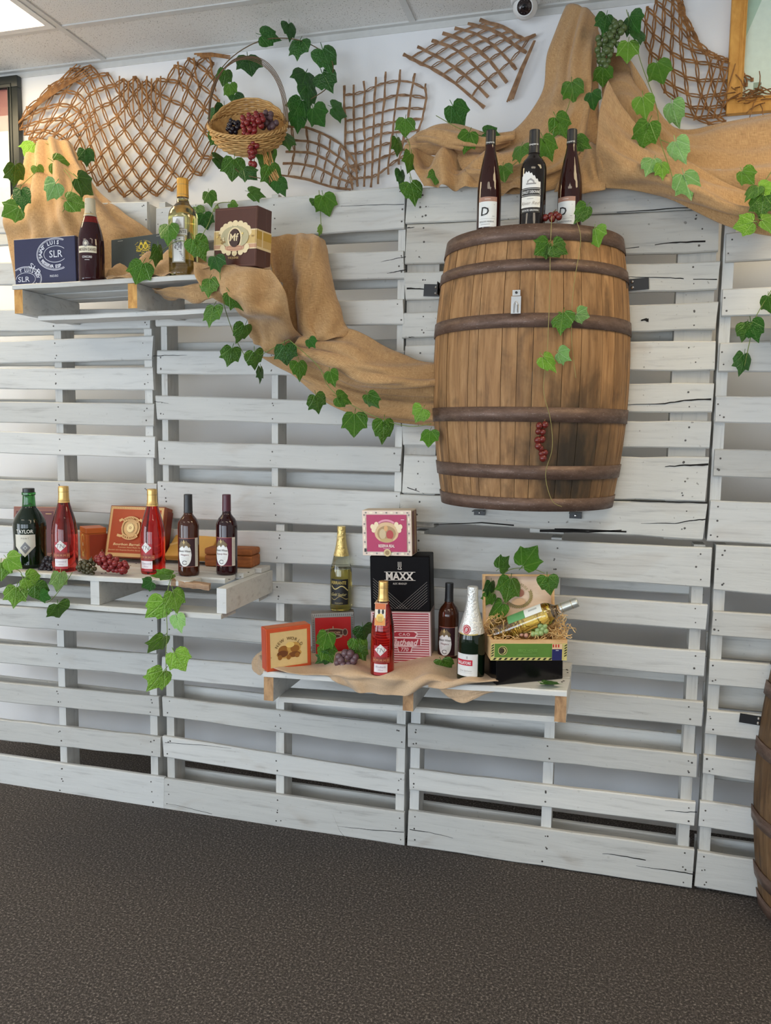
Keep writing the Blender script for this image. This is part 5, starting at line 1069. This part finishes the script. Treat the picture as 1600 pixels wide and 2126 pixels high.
net('brown fibre net spread between the green grapes and the wooden frame', [[(1330, 30, W_), (1360, 4, W_), (1392, -12, W_), (1412, -14, W_)], [(1340, 92, W_), (1375, 62, W_), (1408, 34, W_), (1426, 40, W_)], [(1352, 150, W_), (1395, 122, W_), (1430, 92, W_), (1460, 100, W_)], [(1392, 205, W_), (1428, 180, W_), (1470, 122, W_), (1502, 122, W_)], [(1432, 248, W_), (1468, 215, W_), (1500, 160, W_), (1530, 132, W_)], [(1500, 258, W_), (1520, 228, W_), (1536, 190, W_), (1560, 165, W_)]], 12, 6, M_NET, 'diamond', link_r=.0027, seed=7,
    loose=[((1440+k*13, 250-k*1, W_-.01), (1478+k*12, 120+k*3, W_-.012), .0034) for k in range(5)])

# ------------------------------------------------------------------ vine leaves
def leaf_mat(name, c0, c1, vein, rough=.30):
    t = NT(name); tc = t.n('ShaderNodeTexCoord'); sp = t.n('ShaderNodeSeparateXYZ'); t.l(tc.outputs['Object'], sp.inputs[0])
    x, z = sp.outputs[0], t.math('SUBTRACT', .45, sp.outputs[2]); th = t.math('ARCTAN2', x, z)
    q = t.math('SUBTRACT', t.math('FRACT', t.math('ADD', t.math('DIVIDE', th, .68), .5)), .5)
    r = t.math('SQRT', t.math('ADD', t.math('MULTIPLY', x, x), t.math('MULTIPLY', z, z)))
    dist = t.math('MULTIPLY', t.math('ABSOLUTE', q), t.math('MULTIPLY', r, .68))
    v = t.ramp(dist, [(.010, (1, 1, 1)), (.024, (0, 0, 0))])
    n = t.noise(t.coord('Object', (1, 1, 1)), 3.5, 4); n2 = t.noise(t.coord('Object', (1, 1, 1)), 14, 3)
    c = t.mix(n, c0, c1); c = t.mix(1.0, c, t.ramp(t.rand(), [(0, (.65, .72, .6)), (1, (1.15, 1.12, 1.1))]), 'MULTIPLY'); c = t.mix(t.math('MULTIPLY', v, .38), c, vein)
    t.bump(t.math('SUBTRACT', n2, t.math('MULTIPLY', v, .6)), .5, .05); return t.set(c, rough)
ML = {'d': leaf_mat('ivy_leaf_dark', (.016, .090, .008), (.034, .165, .014), (.12, .30, .07)), 'm': leaf_mat('ivy_leaf', (.040, .145, .006), (.095, .250, .014), (.24, .42, .09)), 'l': leaf_mat('ivy_leaf_light', (.140, .340, .018), (.260, .500, .055), (.46, .66, .22)),
      'g': leaf_mat('ivy_leaf_pale', (.20, .45, .11), (.36, .62, .22), (.55, .74, .42))}
def leaf_mesh(k, mat):
    rs = random.Random(40+k)
    H = [[(0, .34), (.10, .46), (.27, .50), (.42, .42), (.50, .26), (.51, .08), (.48, -.08), (.47, -.26), (.30, -.24), (.15, -.38), (0, -.64)], [(0, .32), (.12, .46), (.30, .48), (.44, .38), (.49, .22), (.47, .04), (.40, -.12), (.34, -.30), (.22, -.30), (.12, -.44), (0, -.66)], [(0, .36), (.14, .48), (.34, .49), (.50, .36), (.55, .18), (.52, .02), (.54, -.18), (.36, -.20), (.24, -.30), (.16, -.40), (0, -.58)]][k % 3]
    pts = H+[(-x*rs.uniform(.9, 1.05), z+rs.uniform(-.02, .02)) for x, z in H[-2:0:-1]]; N = len(pts); m = MB(); c = (0, .06)
    sag, cup, tw = rs.uniform(.04, .14), rs.uniform(.10, .26), rs.uniform(-.15, .15)
    def dis(x, z): return cup*abs(x)**1.3+sag*(z-.1)**2*1.6+tw*x*z+.018*math.sin(9*x+5*z+k)
    m.v.append((c[0], dis(*c), c[1]))
    for s in (.4, .75, 1.0):
        for i, (x, z) in enumerate(pts):
            X, Z = c[0]+(x-c[0])*s, c[1]+(z-c[1])*s; m.v.append((X, dis(X, Z)+(rs.uniform(-.015, .015) if s == 1 else 0), Z))
    for i in range(N): m.f.append((0, 1+i, 1+(i+1) % N))
    for r in range(2):
        for i in range(N): a = 1+r*N+i; b = 1+r*N+(i+1) % N; m.f.append((a, a+N, b+N, b))
    m.m = [0]*len(m.f); m.tube([(0, dis(0, .1), .12), (0, -.01, .38), (.03, .04, .62)], [.022, .018, .014], 4)
    return m.mesh('leaf', mat, True, False)
LEAF = {c: [leaf_mesh(k, ML[c]) for k in range(3)] for c in ML}
M_STEM = plain(srgb(120, 138, 66), .6); M_STEMB = plain(srgb(104, 84, 52), .7)
def vine(label, stems, leaves, y, seed=0, yf=None, stemmat=None, r=.0014):
    rs = random.Random(seed); pts = [(u, v) for u, v, *_ in leaves]; u0 = sum(p[0] for p in pts)/len(pts); v0 = max(p[1] for p in pts)
    Y = yf or (lambda u, v: y); th = thing('ivy_garland', label, 'garland', Matrix.Translation(at(u0, v0, Y(u0, v0))), 'artificial ivy garlands'); inv = th.matrix_world.inverted()
    for st in stems:
        P = [np.array(at(u, v, Y(u, v)+rs.uniform(-.004, .008))) for u, v in st]; m = MB(); n = max(8, len(st)*5); m.tube([catmull(P, i/n) for i in range(n+1)], r, 5); m.build('stem', stemmat or M_STEM, th, True, inv)
    for q in leaves:
        u, v = q[0], q[1]; sz = q[2] if len(q) > 2 else 42; a = q[3] if len(q) > 3 else rs.uniform(-50, 50); c = q[4] if len(q) > 4 else 'm'; tl = q[5] if len(q) > 5 else None
        p = at(u, v, Y(u, v)-.008+rs.uniform(-.010, .002)); s = sz/pxm(p)*rs.uniform(.95, 1.08); d = (CAM-p); base = RZ(math.atan2(d.y, d.x)+math.pi/2)
        tx, tz = (rs.uniform(-30, 30), rs.uniform(-40, 40)) if tl is None else tl
        M = Matrix.Translation(p) @ base @ RZ(math.radians(tz)) @ RXm(math.radians(tx)) @ RYm(math.radians(-a)) @ Matrix.Scale(s, 4)
        link('leaf', LEAF[c][rs.randrange(3)], th, inv @ M)
    return th
yUL = lambda u, v: .30 if v < 315 else (-.135 if v > 400 else .30-(v-315)/85*.435)
vine('light green ivy strand over the upper left burlap', [[(64, 310), (95, 340), (128, 350), (150, 380), (140, 420), (130, 440)], [(128, 345), (175, 380)], [(95, 340), (35, 395), (10, 440)]],
     [(63, 308, 40, -30, 'l'), (112, 306, 34, 60, 'm'), (178, 325, 34, 0, 'd'), (128, 346, 46, 70, 'l'), (80, 356, 28, 20, 'l'), (31, 361, 46, 10, 'm'), (108, 394, 42, -40, 'g'), (176, 384, 46, 60, 'm'), (156, 420, 44, 80, 'l'), (44, 411, 44, 0, 'd'), (24, 438, 42, -60, 'l')], 0, 1, yUL)
yB = lambda u, v: .30 if v < 300 else max(-.03, .30-(v-300)/90*.33)
vine('dark green ivy wreath around the wicker basket', [[(430, 180), (480, 120), (540, 85), (600, 80), (650, 95), (690, 130), (680, 180), (640, 210), (600, 250)], [(600, 250), (560, 330), (560, 380)], [(470, 330), (500, 360), (540, 370)]],
     [(557, 76, 40, 80, 'd'), (601, 62, 36, 0, 'd'), (620, 99, 46, 0, 'd'), (517, 132, 52, 10, 'd'), (466, 160, 34, 0, 'm'), (676, 120, 52, 20, 'd'), (631, 164, 48, -20, 'd'), (676, 165, 52, 30, 'd'), (640, 196, 46, 0, 'd'), (617, 224, 44, -30, 'd'), (659, 240, 46, 30, 'd'), (703, 230, 40, 80, 'd'), (618, 250, 40, 0, 'd'),
      (465, 237, 44, 0, 'd'), (442, 240, 32, -20, 'd'), (477, 188, 34, 0, 'm'), (494, 204, 32, 30, 'd'), (454, 287, 42, 20, 'm'), (493, 300, 32, 0, 'm'), (594, 291, 40, 10, 'm'), (550, 322, 48, -10, 'm'), (458, 335, 42, 70, 'd'), (484, 350, 50, 0, 'm'), (517, 360, 40, 50, 'd'), (563, 364, 44, 20, 'm'), (531, 402, 34, 80, 'm'), (582, 388, 34, 30, 'd')], 0, 2, yB, M_STEMB, .002)
vine('small ivy sprig hanging over the pallet edge between basket and barrel', [[(662, 395), (664, 425), (666, 470), (663, 488)]], [(657, 422, 32, -10, 'm'), (676, 424, 46, 20, 'm'), (665, 478, 22, 0, 'l', (10, 65))], -.02, 3)
vine('ivy leaves around the tall white wine bottle and brown box', [[(400, 520), (430, 470), (450, 425), (480, 420)], [(410, 513), (370, 500), (325, 530), (295, 560)]],
     [(435, 411, 32, 10, 'm'), (484, 431, 26, 30, 'm'), (410, 439, 28, 20, 'm'), (426, 458, 32, 10, 'd'), (349, 482, 46, 0, 'm'), (412, 514, 48, 30, 'm'), (327, 530, 46, 10, 'm', (10, 60)), (290, 564, 46, -20, 'm'), (450, 545, 38, 20, 'd')], 0, 4, lambda u, v: -.03 if v < 465 else -.352)
vine('long ivy strand trailing from the upper shelf along the burlap to the barrel', [[(455, 555), (462, 620), (480, 680), (500, 725), (520, 750), (545, 735), (600, 705)], [(600, 705), (660, 760), (680, 800), (720, 835), (790, 870), (850, 885), (895, 880)]],
     [(434, 592, 46, 5, 'm'), (488, 621, 44, 40, 'm'), (439, 652, 48, 0, 'm'), (502, 690, 46, -10, 'm'), (478, 738, 44, -10, 'm'), (529, 745, 44, 20, 'm'), (541, 776, 34, 0, 'd', (0, 65)), (593, 735, 46, 10, 'd'), (621, 766, 42, 0, 'm'), (688, 783, 36, 20, 'm'), (658, 836, 46, 20, 'm'), (711, 829, 38, 70, 'm'), (772, 831, 40, 30, 'm'), (735, 879, 48, 0, 'm'), (796, 892, 50, 0, 'm'), (870, 860, 46, -40, 'l'), (891, 908, 38, 0, 'm'), (646, 711, 26, 40, 'd')], 0, 5,
     lambda u, v: -.365 if v < 640 else (-.365+(v-640)/80*.165 if v < 720 else -.20))
vine('ivy strand along the left end of the upper right burlap', [[(830, 265), (850, 300), (846, 340), (860, 390)], [(905, 240), (960, 270), (1010, 285)], [(1045, 360), (1090, 320), (1165, 250), (1188, 190)]],
     [(841, 262, 38, 0, 'm'), (950, 237, 50, 40, 'd'), (969, 293, 42, -20, 'm'), (1020, 279, 42, 80, 'd'), (1080, 316, 42, 10, 'm'), (1135, 305, 48, 30, 'm'), (1163, 260, 48, 40, 'm'), (1188, 187, 48, 10, 'm'), (1229, 207, 36, 10, 'd'), (1045, 358, 36, 10, 'm'), (851, 336, 42, -10, 'm', (0, 55)), (906, 366, 36, -10, 'm'), (832, 368, 36, 0, 'd', (0, 55)), (856, 396, 50, 10, 'm'), (1207, 298, 36, 60, 'm'), (825, 303, 36, 10, 'm', (0, 55))], 0, 6,
     lambda u, v: .14 if v < 250 else (-.04 if u < 1000 else (.02 if v < 290 else -.10)))
vine('ivy cluster and bright trailing strand on the upper right burlap', [[(1300, 20), (1330, 130), (1362, 220), (1370, 290), (1390, 350), (1400, 385)], [(1370, 290), (1410, 305)], [(1380, 335), (1350, 345)]],
     [(1256, 47, 46, -10, 'd'), (1314, 48, 46, 30, 'd'), (1326, 74, 34, 0, 'd'), (1303, 105, 42, 0, 'l'), (1251, 157, 38, 0, 'm'), (1369, 148, 46, 20, 'm'), (1336, 219, 48, 10, 'l'), (1399, 234, 54, 10, 'g'), (1339, 278, 54, -20, 'm'), (1409, 311, 52, 20, 'g'), (1350, 342, 42, -20, 'g'), (1374, 353, 34, 10, 'l'), (1425, 382, 52, 20, 'g')], 0, 7, lambda u, v: .24 if v < 190 else max(-.13, .10-(v-190)/60*.1))
vine('ivy leaves bunched at the right picture edge on the burlap', [[(1605, 350), (1580, 390), (1562, 440), (1575, 470)]],
     [(1550, 367, 40, 30, 'l'), (1590, 390, 36, 80, 'l'), (1562, 398, 40, -30, 'm'), (1582, 425, 48, 0, 'm'), (1545, 466, 44, -80, 'l'), (1598, 462, 46, 70, 'l'), (1610, 410, 40, 0, 'd')], -.16, 8)
yb = lambda u, v: BY-.012-(math.sqrt(max(.01, (BR(min(max(at(u, v, -.3).z-BZ0, 0), BZ1-BZ0))+.004)**2-(at(u, v, -.3).x-BX)**2)))
vine('ivy strand hanging down the front of the big barrel', [[(1145, 448), (1142, 520), (1141, 600), (1138, 680), (1135, 740), (1128, 810), (1142, 870), (1146, 930), (1132, 985), (1145, 1038), (1166, 1052)], [(1195, 455), (1205, 500), (1190, 600), (1186, 700), (1195, 785)]],
     [(1127, 514, 46, -50, 'm'), (1160, 516, 42, 70, 'm'), (1209, 442, 44, -30, 'm'), (1237, 490, 46, 20, 'l'), (1166, 665, 50, 0, 'm'), (1209, 654, 34, 80, 'g'), (1138, 752, 42, 40, 'l'), (1168, 738, 40, 60, 'g')], 0, 9, yb, plain(srgb(150, 140, 84), .6), .0011)
vine('ivy leaves beside the shelf at the right edge', [[(1602, 600), (1570, 655), (1560, 690), (1545, 760)]], [(1597, 630, 38, 10, 'm'), (1546, 688, 42, 0, 'm'), (1564, 684, 44, 20, 'd'), (1541, 753, 48, -10, 'd', (0, 45))], -.05, 10)
vine('ivy strand draped over the left end of the left shelf', [[(5, 1180), (40, 1185), (52, 1215), (75, 1235), (100, 1250), (135, 1210), (150, 1188)], [(52, 1215), (40, 1228)]],
     [(26, 1167, 44, 60, 'l'), (2, 1184, 40, 0, 'l'), (32, 1235, 48, -10, 'l'), (67, 1205, 42, 60, 'l'), (84, 1228, 40, 40, 'm'), (123, 1206, 44, -10, 'g', (0, 40)), (122, 1267, 44, 20, 'm'), (92, 1238, 26, 70, 'd')], -.425, 11)
vine('ivy strand hanging below the left shelf beside the dark seam', [[(358, 1190), (348, 1225), (345, 1260), (347, 1310), (344, 1360), (346, 1405)], [(347, 1320), (330, 1335)], [(345, 1355), (368, 1368)], [(346, 1390), (330, 1405)]],
     [(340, 1195, 46, -80, 'l', (50, 0)), (306, 1213, 30, -60, 'd'), (363, 1246, 50, 10, 'l'), (324, 1264, 54, -50, 'l'), (369, 1292, 40, 20, 'g'), (327, 1337, 50, -30, 'l'), (371, 1371, 46, 30, 'l'), (326, 1410, 52, -40, 'l')], 0, 12, lambda u, v: -.415)
vine('ivy leaves around the purple grapes on the centre shelf', [[(670, 1350), (700, 1362), (745, 1350)]], [(674, 1331, 46, -10, 'm'), (681, 1355, 44, 20, 'm'), (672, 1367, 36, -50, 'd'), (746, 1342, 44, 10, 'm'), (755, 1313, 44, 20, 'd'), (748, 1358, 40, 30, 'm')], -.235, 13)
vine('two loose ivy leaves lying on the centre shelf beside sparkling wine and black box', [[(915, 1374), (934, 1380)]], [(924, 1379, 40, 30, 'm', (40, 0)), (1143, 1420, 44, 80, 'm', (62, 0))], 0, 14, lambda u, v: -.24 if u < 1000 else -.30)
vine('ivy strand draped over the lid of the open wooden box', [[(1008, 1270), (1020, 1240), (1040, 1200), (1060, 1182), (1100, 1180), (1130, 1190)], [(1082, 1180), (1092, 1165)]],
     [(1097, 1157, 50, 150, 'm'), (1045, 1170, 38, 130, 'm'), (1056, 1222, 52, -20, 'm'), (1138, 1213, 46, 10, 'm'), (1017, 1222, 36, -10, 'd', (0, 50)), (1014, 1243, 30, -30, 'm'), (1030, 1266, 44, -30, 'm')], 0, 15, lambda u, v: -.115 if v < 1200 else -.155)

# ------------------------------------------------------------------ grapes
def grape_mat(name, c0, c1, rough=.25):
    t = NT(name); n = t.noise(t.coord('Object', (1, 1, 1)), 60, 3); return t.set(t.mix(n, c0, c1), rough)
GM = {'red': grape_mat('red_grape', (.16, .012, .014), (.30, .03, .03)), 'black': grape_mat('black_grape', (.008, .007, .010), (.03, .02, .03), .18), 'green': grape_mat('green_grape', (.24, .36, .12), (.38, .48, .20)), 'dgreen': grape_mat('dark_green_grape', (.05, .085, .025), (.12, .17, .06)),
      'purple': grape_mat('purple_grape', (.09, .05, .06), (.16, .09, .10), .3), 'olive': grape_mat('olive_grape', (.05, .042, .018), (.10, .085, .04)), 'pink': grape_mat('pink_grape', (.50, .24, .16), (.62, .34, .24)), 'maroon': grape_mat('maroon_grape', (.10, .010, .008), (.18, .022, .016))}
GMESH = {}
for k_, mt_ in GM.items():
    m = MB(); m.sphere((0, 0, 0), 1, 12, 8, sz=1.08); GMESH[k_] = m.mesh('grape', mt_, True)
def grapes(label, kind, pts, y, r, seed=0, n=None, yf=None, deep=.02):
    """pts: list of (u, v, spread_px) blobs; or exact points when n is None"""
    rs = random.Random(seed); Y = yf or (lambda u, v: y); c = pts[len(pts)//2]; p0 = at(c[0], max(p[1] for p in pts), Y(c[0], c[1]))
    th = thing('grape_cluster', label, 'grapes', Matrix.Translation(p0), 'artificial grapes'); inv = th.matrix_world.inverted(); got = []; tries = 0
    if n is None: got = [(at(u, v, Y(u, v)+rs.uniform(-.004, .004)), r) for u, v, *_ in pts]
    while n is not None and len(got) < n and tries < 4000:
        tries += 1; u, v, s = pts[rs.randrange(len(pts))]; a, q = rs.uniform(0, 6.283), math.sqrt(rs.random())
        p = at(u+s*q*math.cos(a), v+s*q*math.sin(a), Y(u, v)-rs.uniform(0, deep)*(1-q*q*.6))
        if all((p-g).length > r*1.45 for g, _ in got): got.append((p, r))
    for p, rr in got:
        link('grape', GMESH[kind], th, inv @ Matrix.Translation(p) @ Matrix.Rotation(rs.uniform(-.5, .5), 4, 'X') @ Matrix.Scale(rr*rs.uniform(.88, 1.08), 4))
    m = MB(); q = sorted([g for g, _ in got], key=lambda g: g.z); m.tube([q[-1]+Vector((0, .004, r*1.6)), q[len(q)//2]+Vector((0, r*.8, 0)), q[0]+Vector((0, r*.5, 0))], .0016, 5); m.build('stem', M_STEMB, th, True, inv)
grapes('red grape bunch hanging over the wicker basket rim', 'red', [(515, 252, 14), (535, 250, 14), (520, 275, 14), (522, 298, 12), (524, 318, 9), (525, 340, 4)], .155, .0115, 1, 52, deep=.03)
grapes('glossy black berries at the left of the wicker basket', 'black', [(484, 262, 13)], .17, .010, 2, 15)
grapes('purple grapes at the right inside the wicker basket', 'purple', [(552, 250, 16), (566, 258, 8)], .20, .012, 3, 14)
grapes('green grape bunch at the gathered top of the burlap', 'dgreen', [(1280, 62, 16), (1262, 85, 22), (1255, 108, 16), (1253, 130, 9)], .235, .0115, 4, 46)
grapes('small string of maroon grapes on the big barrel front', 'maroon', [(1119, 884), (1131, 882), (1117, 896), (1126, 897), (1116, 914), (1125, 912), (1117, 926), (1122, 931), (1124, 942), (1127, 951), (1131, 940)], 0, .0108, 5, None, lambda u, v: yb(u, v)-.004)
grapes('few maroon grapes beside the bottle on the barrel top', 'maroon', [(1132, 452), (1143, 448), (1154, 446), (1146, 454), (1160, 450)], -.25, .0105, 6)
grapes('black grapes between the port and the rose bottle', 'black', [(90, 1173), (84, 1183), (95, 1181), (100, 1170), (97, 1160), (105, 1172), (106, 1160), (92, 1165), (103, 1183), (111, 1177), (88, 1179)], -.345, .0105, 7)
grapes('olive green grapes next to the red grapes on the left shelf', 'olive', [(183, 1178, 17), (170, 1176, 9)], -.365, .0078, 8, 30, deep=.035)
grapes('red grape bunch lying before the orange boxes on the left shelf', 'red', [(212, 1162, 12), (225, 1168, 14), (240, 1174, 12), (255, 1178, 9)], -.345, .0108, 9, 40, deep=.04)
grapes('dusky purple grapes on the beige cloth', 'purple', [(708, 1370), (722, 1364), (734, 1372), (712, 1380), (724, 1380), (703, 1364), (716, 1356), (728, 1357), (700, 1376), (738, 1364)], -.268, .0130, 10)
grapes('green grapes in the straw of the open box', 'green', [(1121, 1298), (1126, 1305), (1116, 1308), (1131, 1300), (1114, 1316), (1123, 1314), (1106, 1316), (1133, 1310)], -.262, .0095, 11)
grapes('pinkish grapes lying at the rim of the open box', 'pink', [(1082, 1317), (1092, 1319), (1044, 1319), (1054, 1320)], -.262, .0078, 12)
grapes('tiny green berries above the brown box on the pallet edge', 'green', [(445, 436), (450, 442), (456, 438), (460, 444), (450, 430), (466, 440)], -.02, .0075, 13)
# ------------------------------------------------------------------ wicker basket
t = NT('wicker'); n = t.noise(t.coord('Object', (1, 1, 1)), 40, 4); M_WICK = t.set(t.ramp(n, [(.3, srgb(176, 128, 70)), (.7, srgb(222, 180, 116))]), .55)
M_VINE = plain(srgb(112, 84, 58), .6)
bc = at(514, 262, .20); BKT = thing('wicker_basket', 'tan wicker basket with thin hoop handle full of grapes and ivy', 'basket', Matrix.Translation(bc) @ RZ(math.radians(14)) @ RXm(math.radians(38)))
R0, D0 = .150, .105
def bowl(t): return (R0*math.sin(math.pi/2*(t**.62)), -D0*(1-t**1.25))       # t 0 centre bottom .. 1 rim
for i in range(1, 15):
    tt_ = i/14; r, z = bowl(tt_); m = MB(); N = 96; pts = []
    for k in range(N+1):
        a = 2*math.pi*k/N; wv = .0034*math.sin(a*15+(math.pi if i % 2 else 0)); pts.append(((r+wv)*math.cos(a), (r+wv)*math.sin(a)*.86, z))
    m.tube(pts, .0042, 5, cap=False); m.build('weaver', M_WICK, BKT, True)
m = MB(); m.lathe([(max(.001, bowl(k/10)[0]-.006), bowl(k/10)[1]+.003) for k in range(11)], 40); m.v = [(x, y*.86, z) for x, y, z in m.v]; m.build('lining', M_WICK, BKT, True)
for k in range(30):
    a = 2*math.pi*k/30; m = MB(); m.tube([(bowl(j/8)[0]*math.cos(a), bowl(j/8)[0]*math.sin(a)*.86, bowl(j/8)[1]) for j in range(9)], .0025, 4); m.build('rib', M_WICK, BKT, True)
m = MB()
for ph_ in (0, 2.1, 4.2):
    m.tube([((R0+.004+.005*math.cos(k*.9+ph_))*math.cos(2*math.pi*k/110), (R0+.004+.005*math.cos(k*.9+ph_))*math.sin(2*math.pi*k/110)*.86, .004+.005*math.sin(k*.9+ph_)) for k in range(111)], .0036, 5, cap=False)
m.build('braided_rim', M_WICK, BKT, True)
# raised woven back flap
for i in range(7):
    m = MB(); pts = []
    for k in range(41):
        a = math.radians(15+150*k/40); s = math.sin(math.pi*k/40); wv = .003*math.sin(k*1.2+(math.pi if i % 2 else 0)); pts.append(((R0+wv)*math.cos(a)*1.0, (R0+wv)*math.sin(a)*.86, .012+i*.0085*s))
    m.tube(pts, .0045, 5); m.build('weaver', M_WICK, BKT, True)
for i in range(5):
    m = MB(); o_ = (i-2)*.016; hgt = .255+(i-2)*.010; m.tube([((R0+.002*i)*math.cos(math.pi*k/30), o_+.004*math.sin(k*.7+i), hgt*math.sin(math.pi*k/30)**.8) for k in range(31)], .0015, 5); m.build('handle_hoop', M_VINE, BKT, True, RXm(math.radians(-36)))
inv = BKT.matrix_world.inverted(); rs = random.Random(8)
for k in range(14):
    a = at(552+rs.uniform(-8, 8), 315+rs.uniform(-6, 6), .16); b = at(586+rs.uniform(-16, 14), 394+rs.uniform(-8, 4), .02); m = MB(); m.tube([a, a.lerp(b, .5)+Vector((rs.uniform(-.01, .01), -.02, rs.uniform(-.005, .005))), b], [.0028, .0024, .0012], 4); m.build('straw_stalk', M_WICK, BKT, True, inv)

# ------------------------------------------------------------------ framed pictures, camera, wall plate
def picture(label, u0, v0, u1, v1, fw, fcol, depth, paint, name='framed_picture', rough=.4):
    a, b = at(u0, v0, WALL_Y-.03), at(u1, v1, WALL_Y-.03); w, h = b.x-a.x, a.z-b.z
    th = thing(name, label, 'picture', T(a.x, WALL_Y-.004-depth, b.z)); fm = fcol
    for nm, q in (('frame_side', (0, fw, fw, h-fw)), ('frame_side', (w-fw, w, fw, h-fw)), ('frame_rail', (0, w, 0, fw)), ('frame_rail', (0, w, h-fw, h))):
        bevel_box(nm, q[0], q[1], 0, depth, q[2], q[3], fm, th, .005, 2)
    for k in (1, 2):
        e = fw*(.35+.3*k); m = MB(); q = .003
        for r in ((e, w-e, e, e+q), (e, w-e, h-e-q, h-e), (e, e+q, e+q, h-e-q), (w-e-q, w-e, e+q, h-e-q)): m.box(r[0], r[1], -.003, .0, r[2], r[3])
        m.build('frame_bead', fm, th)
    m = MB(); m.box(fw*.8, w-fw*.8, depth*.6, depth*.9, fw*.8, h-fw*.8); m.build('backing', plain((.7, .7, .68), .8), th)
    d = Decal(); paint(d, w, h, fw); d.build('print', th, T(0, depth*.6, 0))
    m = MB(); m.box(fw, w-fw, depth*.42, depth*.45, fw, h-fw); t = NT('picture_glass'); m.build('glass', t.set((1, 1, 1), .03, **{'Transmission Weight': 1.0, 'IOR': 1.05}), th)
def p_left(d, w, h, f):
    d.rect(f, w-f, f, h-f, (.74, .76, .72)); d.rect(f, w-f, h*.72, h-f, srgb(150, 96, 92)); d.rect(w*.42, w-f, h*.66, h*.76, srgb(200, 176, 170)); d.poly([(w*.55, f), (w-f, f), (w-f, h*.16), (w*.75, h*.10)], srgb(212, 176, 166))
    d.rect(f, w*.86, h*.30, h*.66, (.80, .82, .80))
picture('black moulded picture frame at the left edge of the wall', -150, 178, 46, 480, .052, plain((.016, .020, .018), .35), .03, p_left)
def p_right(d, w, h, f):
    d.rect(f, w-f, f, h-f, srgb(186, 214, 190)); d.poly([(f, h*.34), (w*.30, h*.62), (w*.55, h*.5), (w-f, h*.8), (w-f, f), (f, f)], srgb(226, 240, 224)); d.rect(w*.2, w*.26, f, h*.14, srgb(150, 170, 150))
picture('honey wood picture frame at the top right corner', 1532, -230, 1790, 214, .052, raw_wood('honey_oak', srgb(196, 136, 58), srgb(226, 170, 86), (8, 8, 3)), .03, p_right)
# dried twigs under the wooden frame
rs = random.Random(12); m = MB()
for k in range(26):
    a = at(1530+rs.uniform(-4, 60), 205+rs.uniform(-28, 12), WALL_Y-.05); q = Vector((rs.uniform(-1, 1), rs.uniform(-.3, .3), rs.uniform(-.4, .4))); pts = [a]
    for j in range(4): q = (q+Vector((rs.uniform(-1, 1), rs.uniform(-.4, .4), rs.uniform(-1, 1)))*.5).normalized(); pts.append(pts[-1]+q*.018)
    m.tube(pts, .0022, 4, cap=False)
tag(m.build('twig_tangle', M_NET), 'tangle of dry brown twigs under the wooden picture frame', 'twigs', kind='stuff')
cp = at(1090, 12, WALL_Y-.095); SCM = thing('security_camera', 'white dome security camera mounted under the ceiling', 'camera', Matrix.Translation(Vector((cp.x, cp.y, CEIL_Z-.003))))
t = NT('white_plastic'); MWP = t.set((.78, .78, .77), .3); zc = cp.z-CEIL_Z
m = MB(); m.lathe([(.0, 0), (.055, 0), (.055, -.012), (.046, -.022), (.042, zc+.03), (.0, zc+.03)], 36); m.build('mount', MWP, SCM, True)
m = MB(); m.sphere((0, 0, zc), .046, 28, 18); m.build('housing', MWP, SCM, True)
dv = (CAM-cp); dv = Vector((dv.x-.25, dv.y, dv.z)).normalized(); rot = dv.to_track_quat('Z', 'Y').to_matrix().to_4x4(); Mc = Matrix.Translation(Vector((0, 0, zc))) @ rot
m = MB(); m.lathe([(.0, .040), (.024, .040), (.031, .044), (.033, .040), (.033, .028)], 32); m.build('face_ring', MWP, SCM, True, Mc)
m = MB(); m.lathe([(0, .0460), (.026, .0455), (.028, .041)], 32); m.build('lens_cover', plain((.02, .012, .012), .12), SCM, True, Mc)
m = MB(); m.lathe([(0, .049), (.006, .048), (.009, .0458)], 20); m.build('lens', plain((.005, .005, .008), .05), SCM, True, Mc)
for k in range(12):
    a = 2*math.pi*k/12; m = MB(); m.sphere((.0205*math.cos(a), .0205*math.sin(a), .0458), .0015, 6, 4); m.build('led', plain((.16, .14, .14), .3), SCM, True, Mc)
a, b = at(1412, 1521, WALL_Y-.004), at(1432, 1548, WALL_Y-.004)
th = thing('wall_outlet', 'small cream wall plate on the wall behind the bottom pallet', 'outlet', T((a.x+b.x)/2, WALL_Y-.004, (a.z+b.z)/2)); w, h = (b.x-a.x)/2+.014, (a.z-b.z)/2+.01
bevel_box('cover_plate', -w, w, -.004, .004, -h, h, plain((.66, .60, .44), .4), th, .002, 2); m = MB(); m.box(-w*.35, w*.35, -.006, -.004, -h*.5, h*.5); m.build('rocker', plain((.72, .67, .52), .35), th)
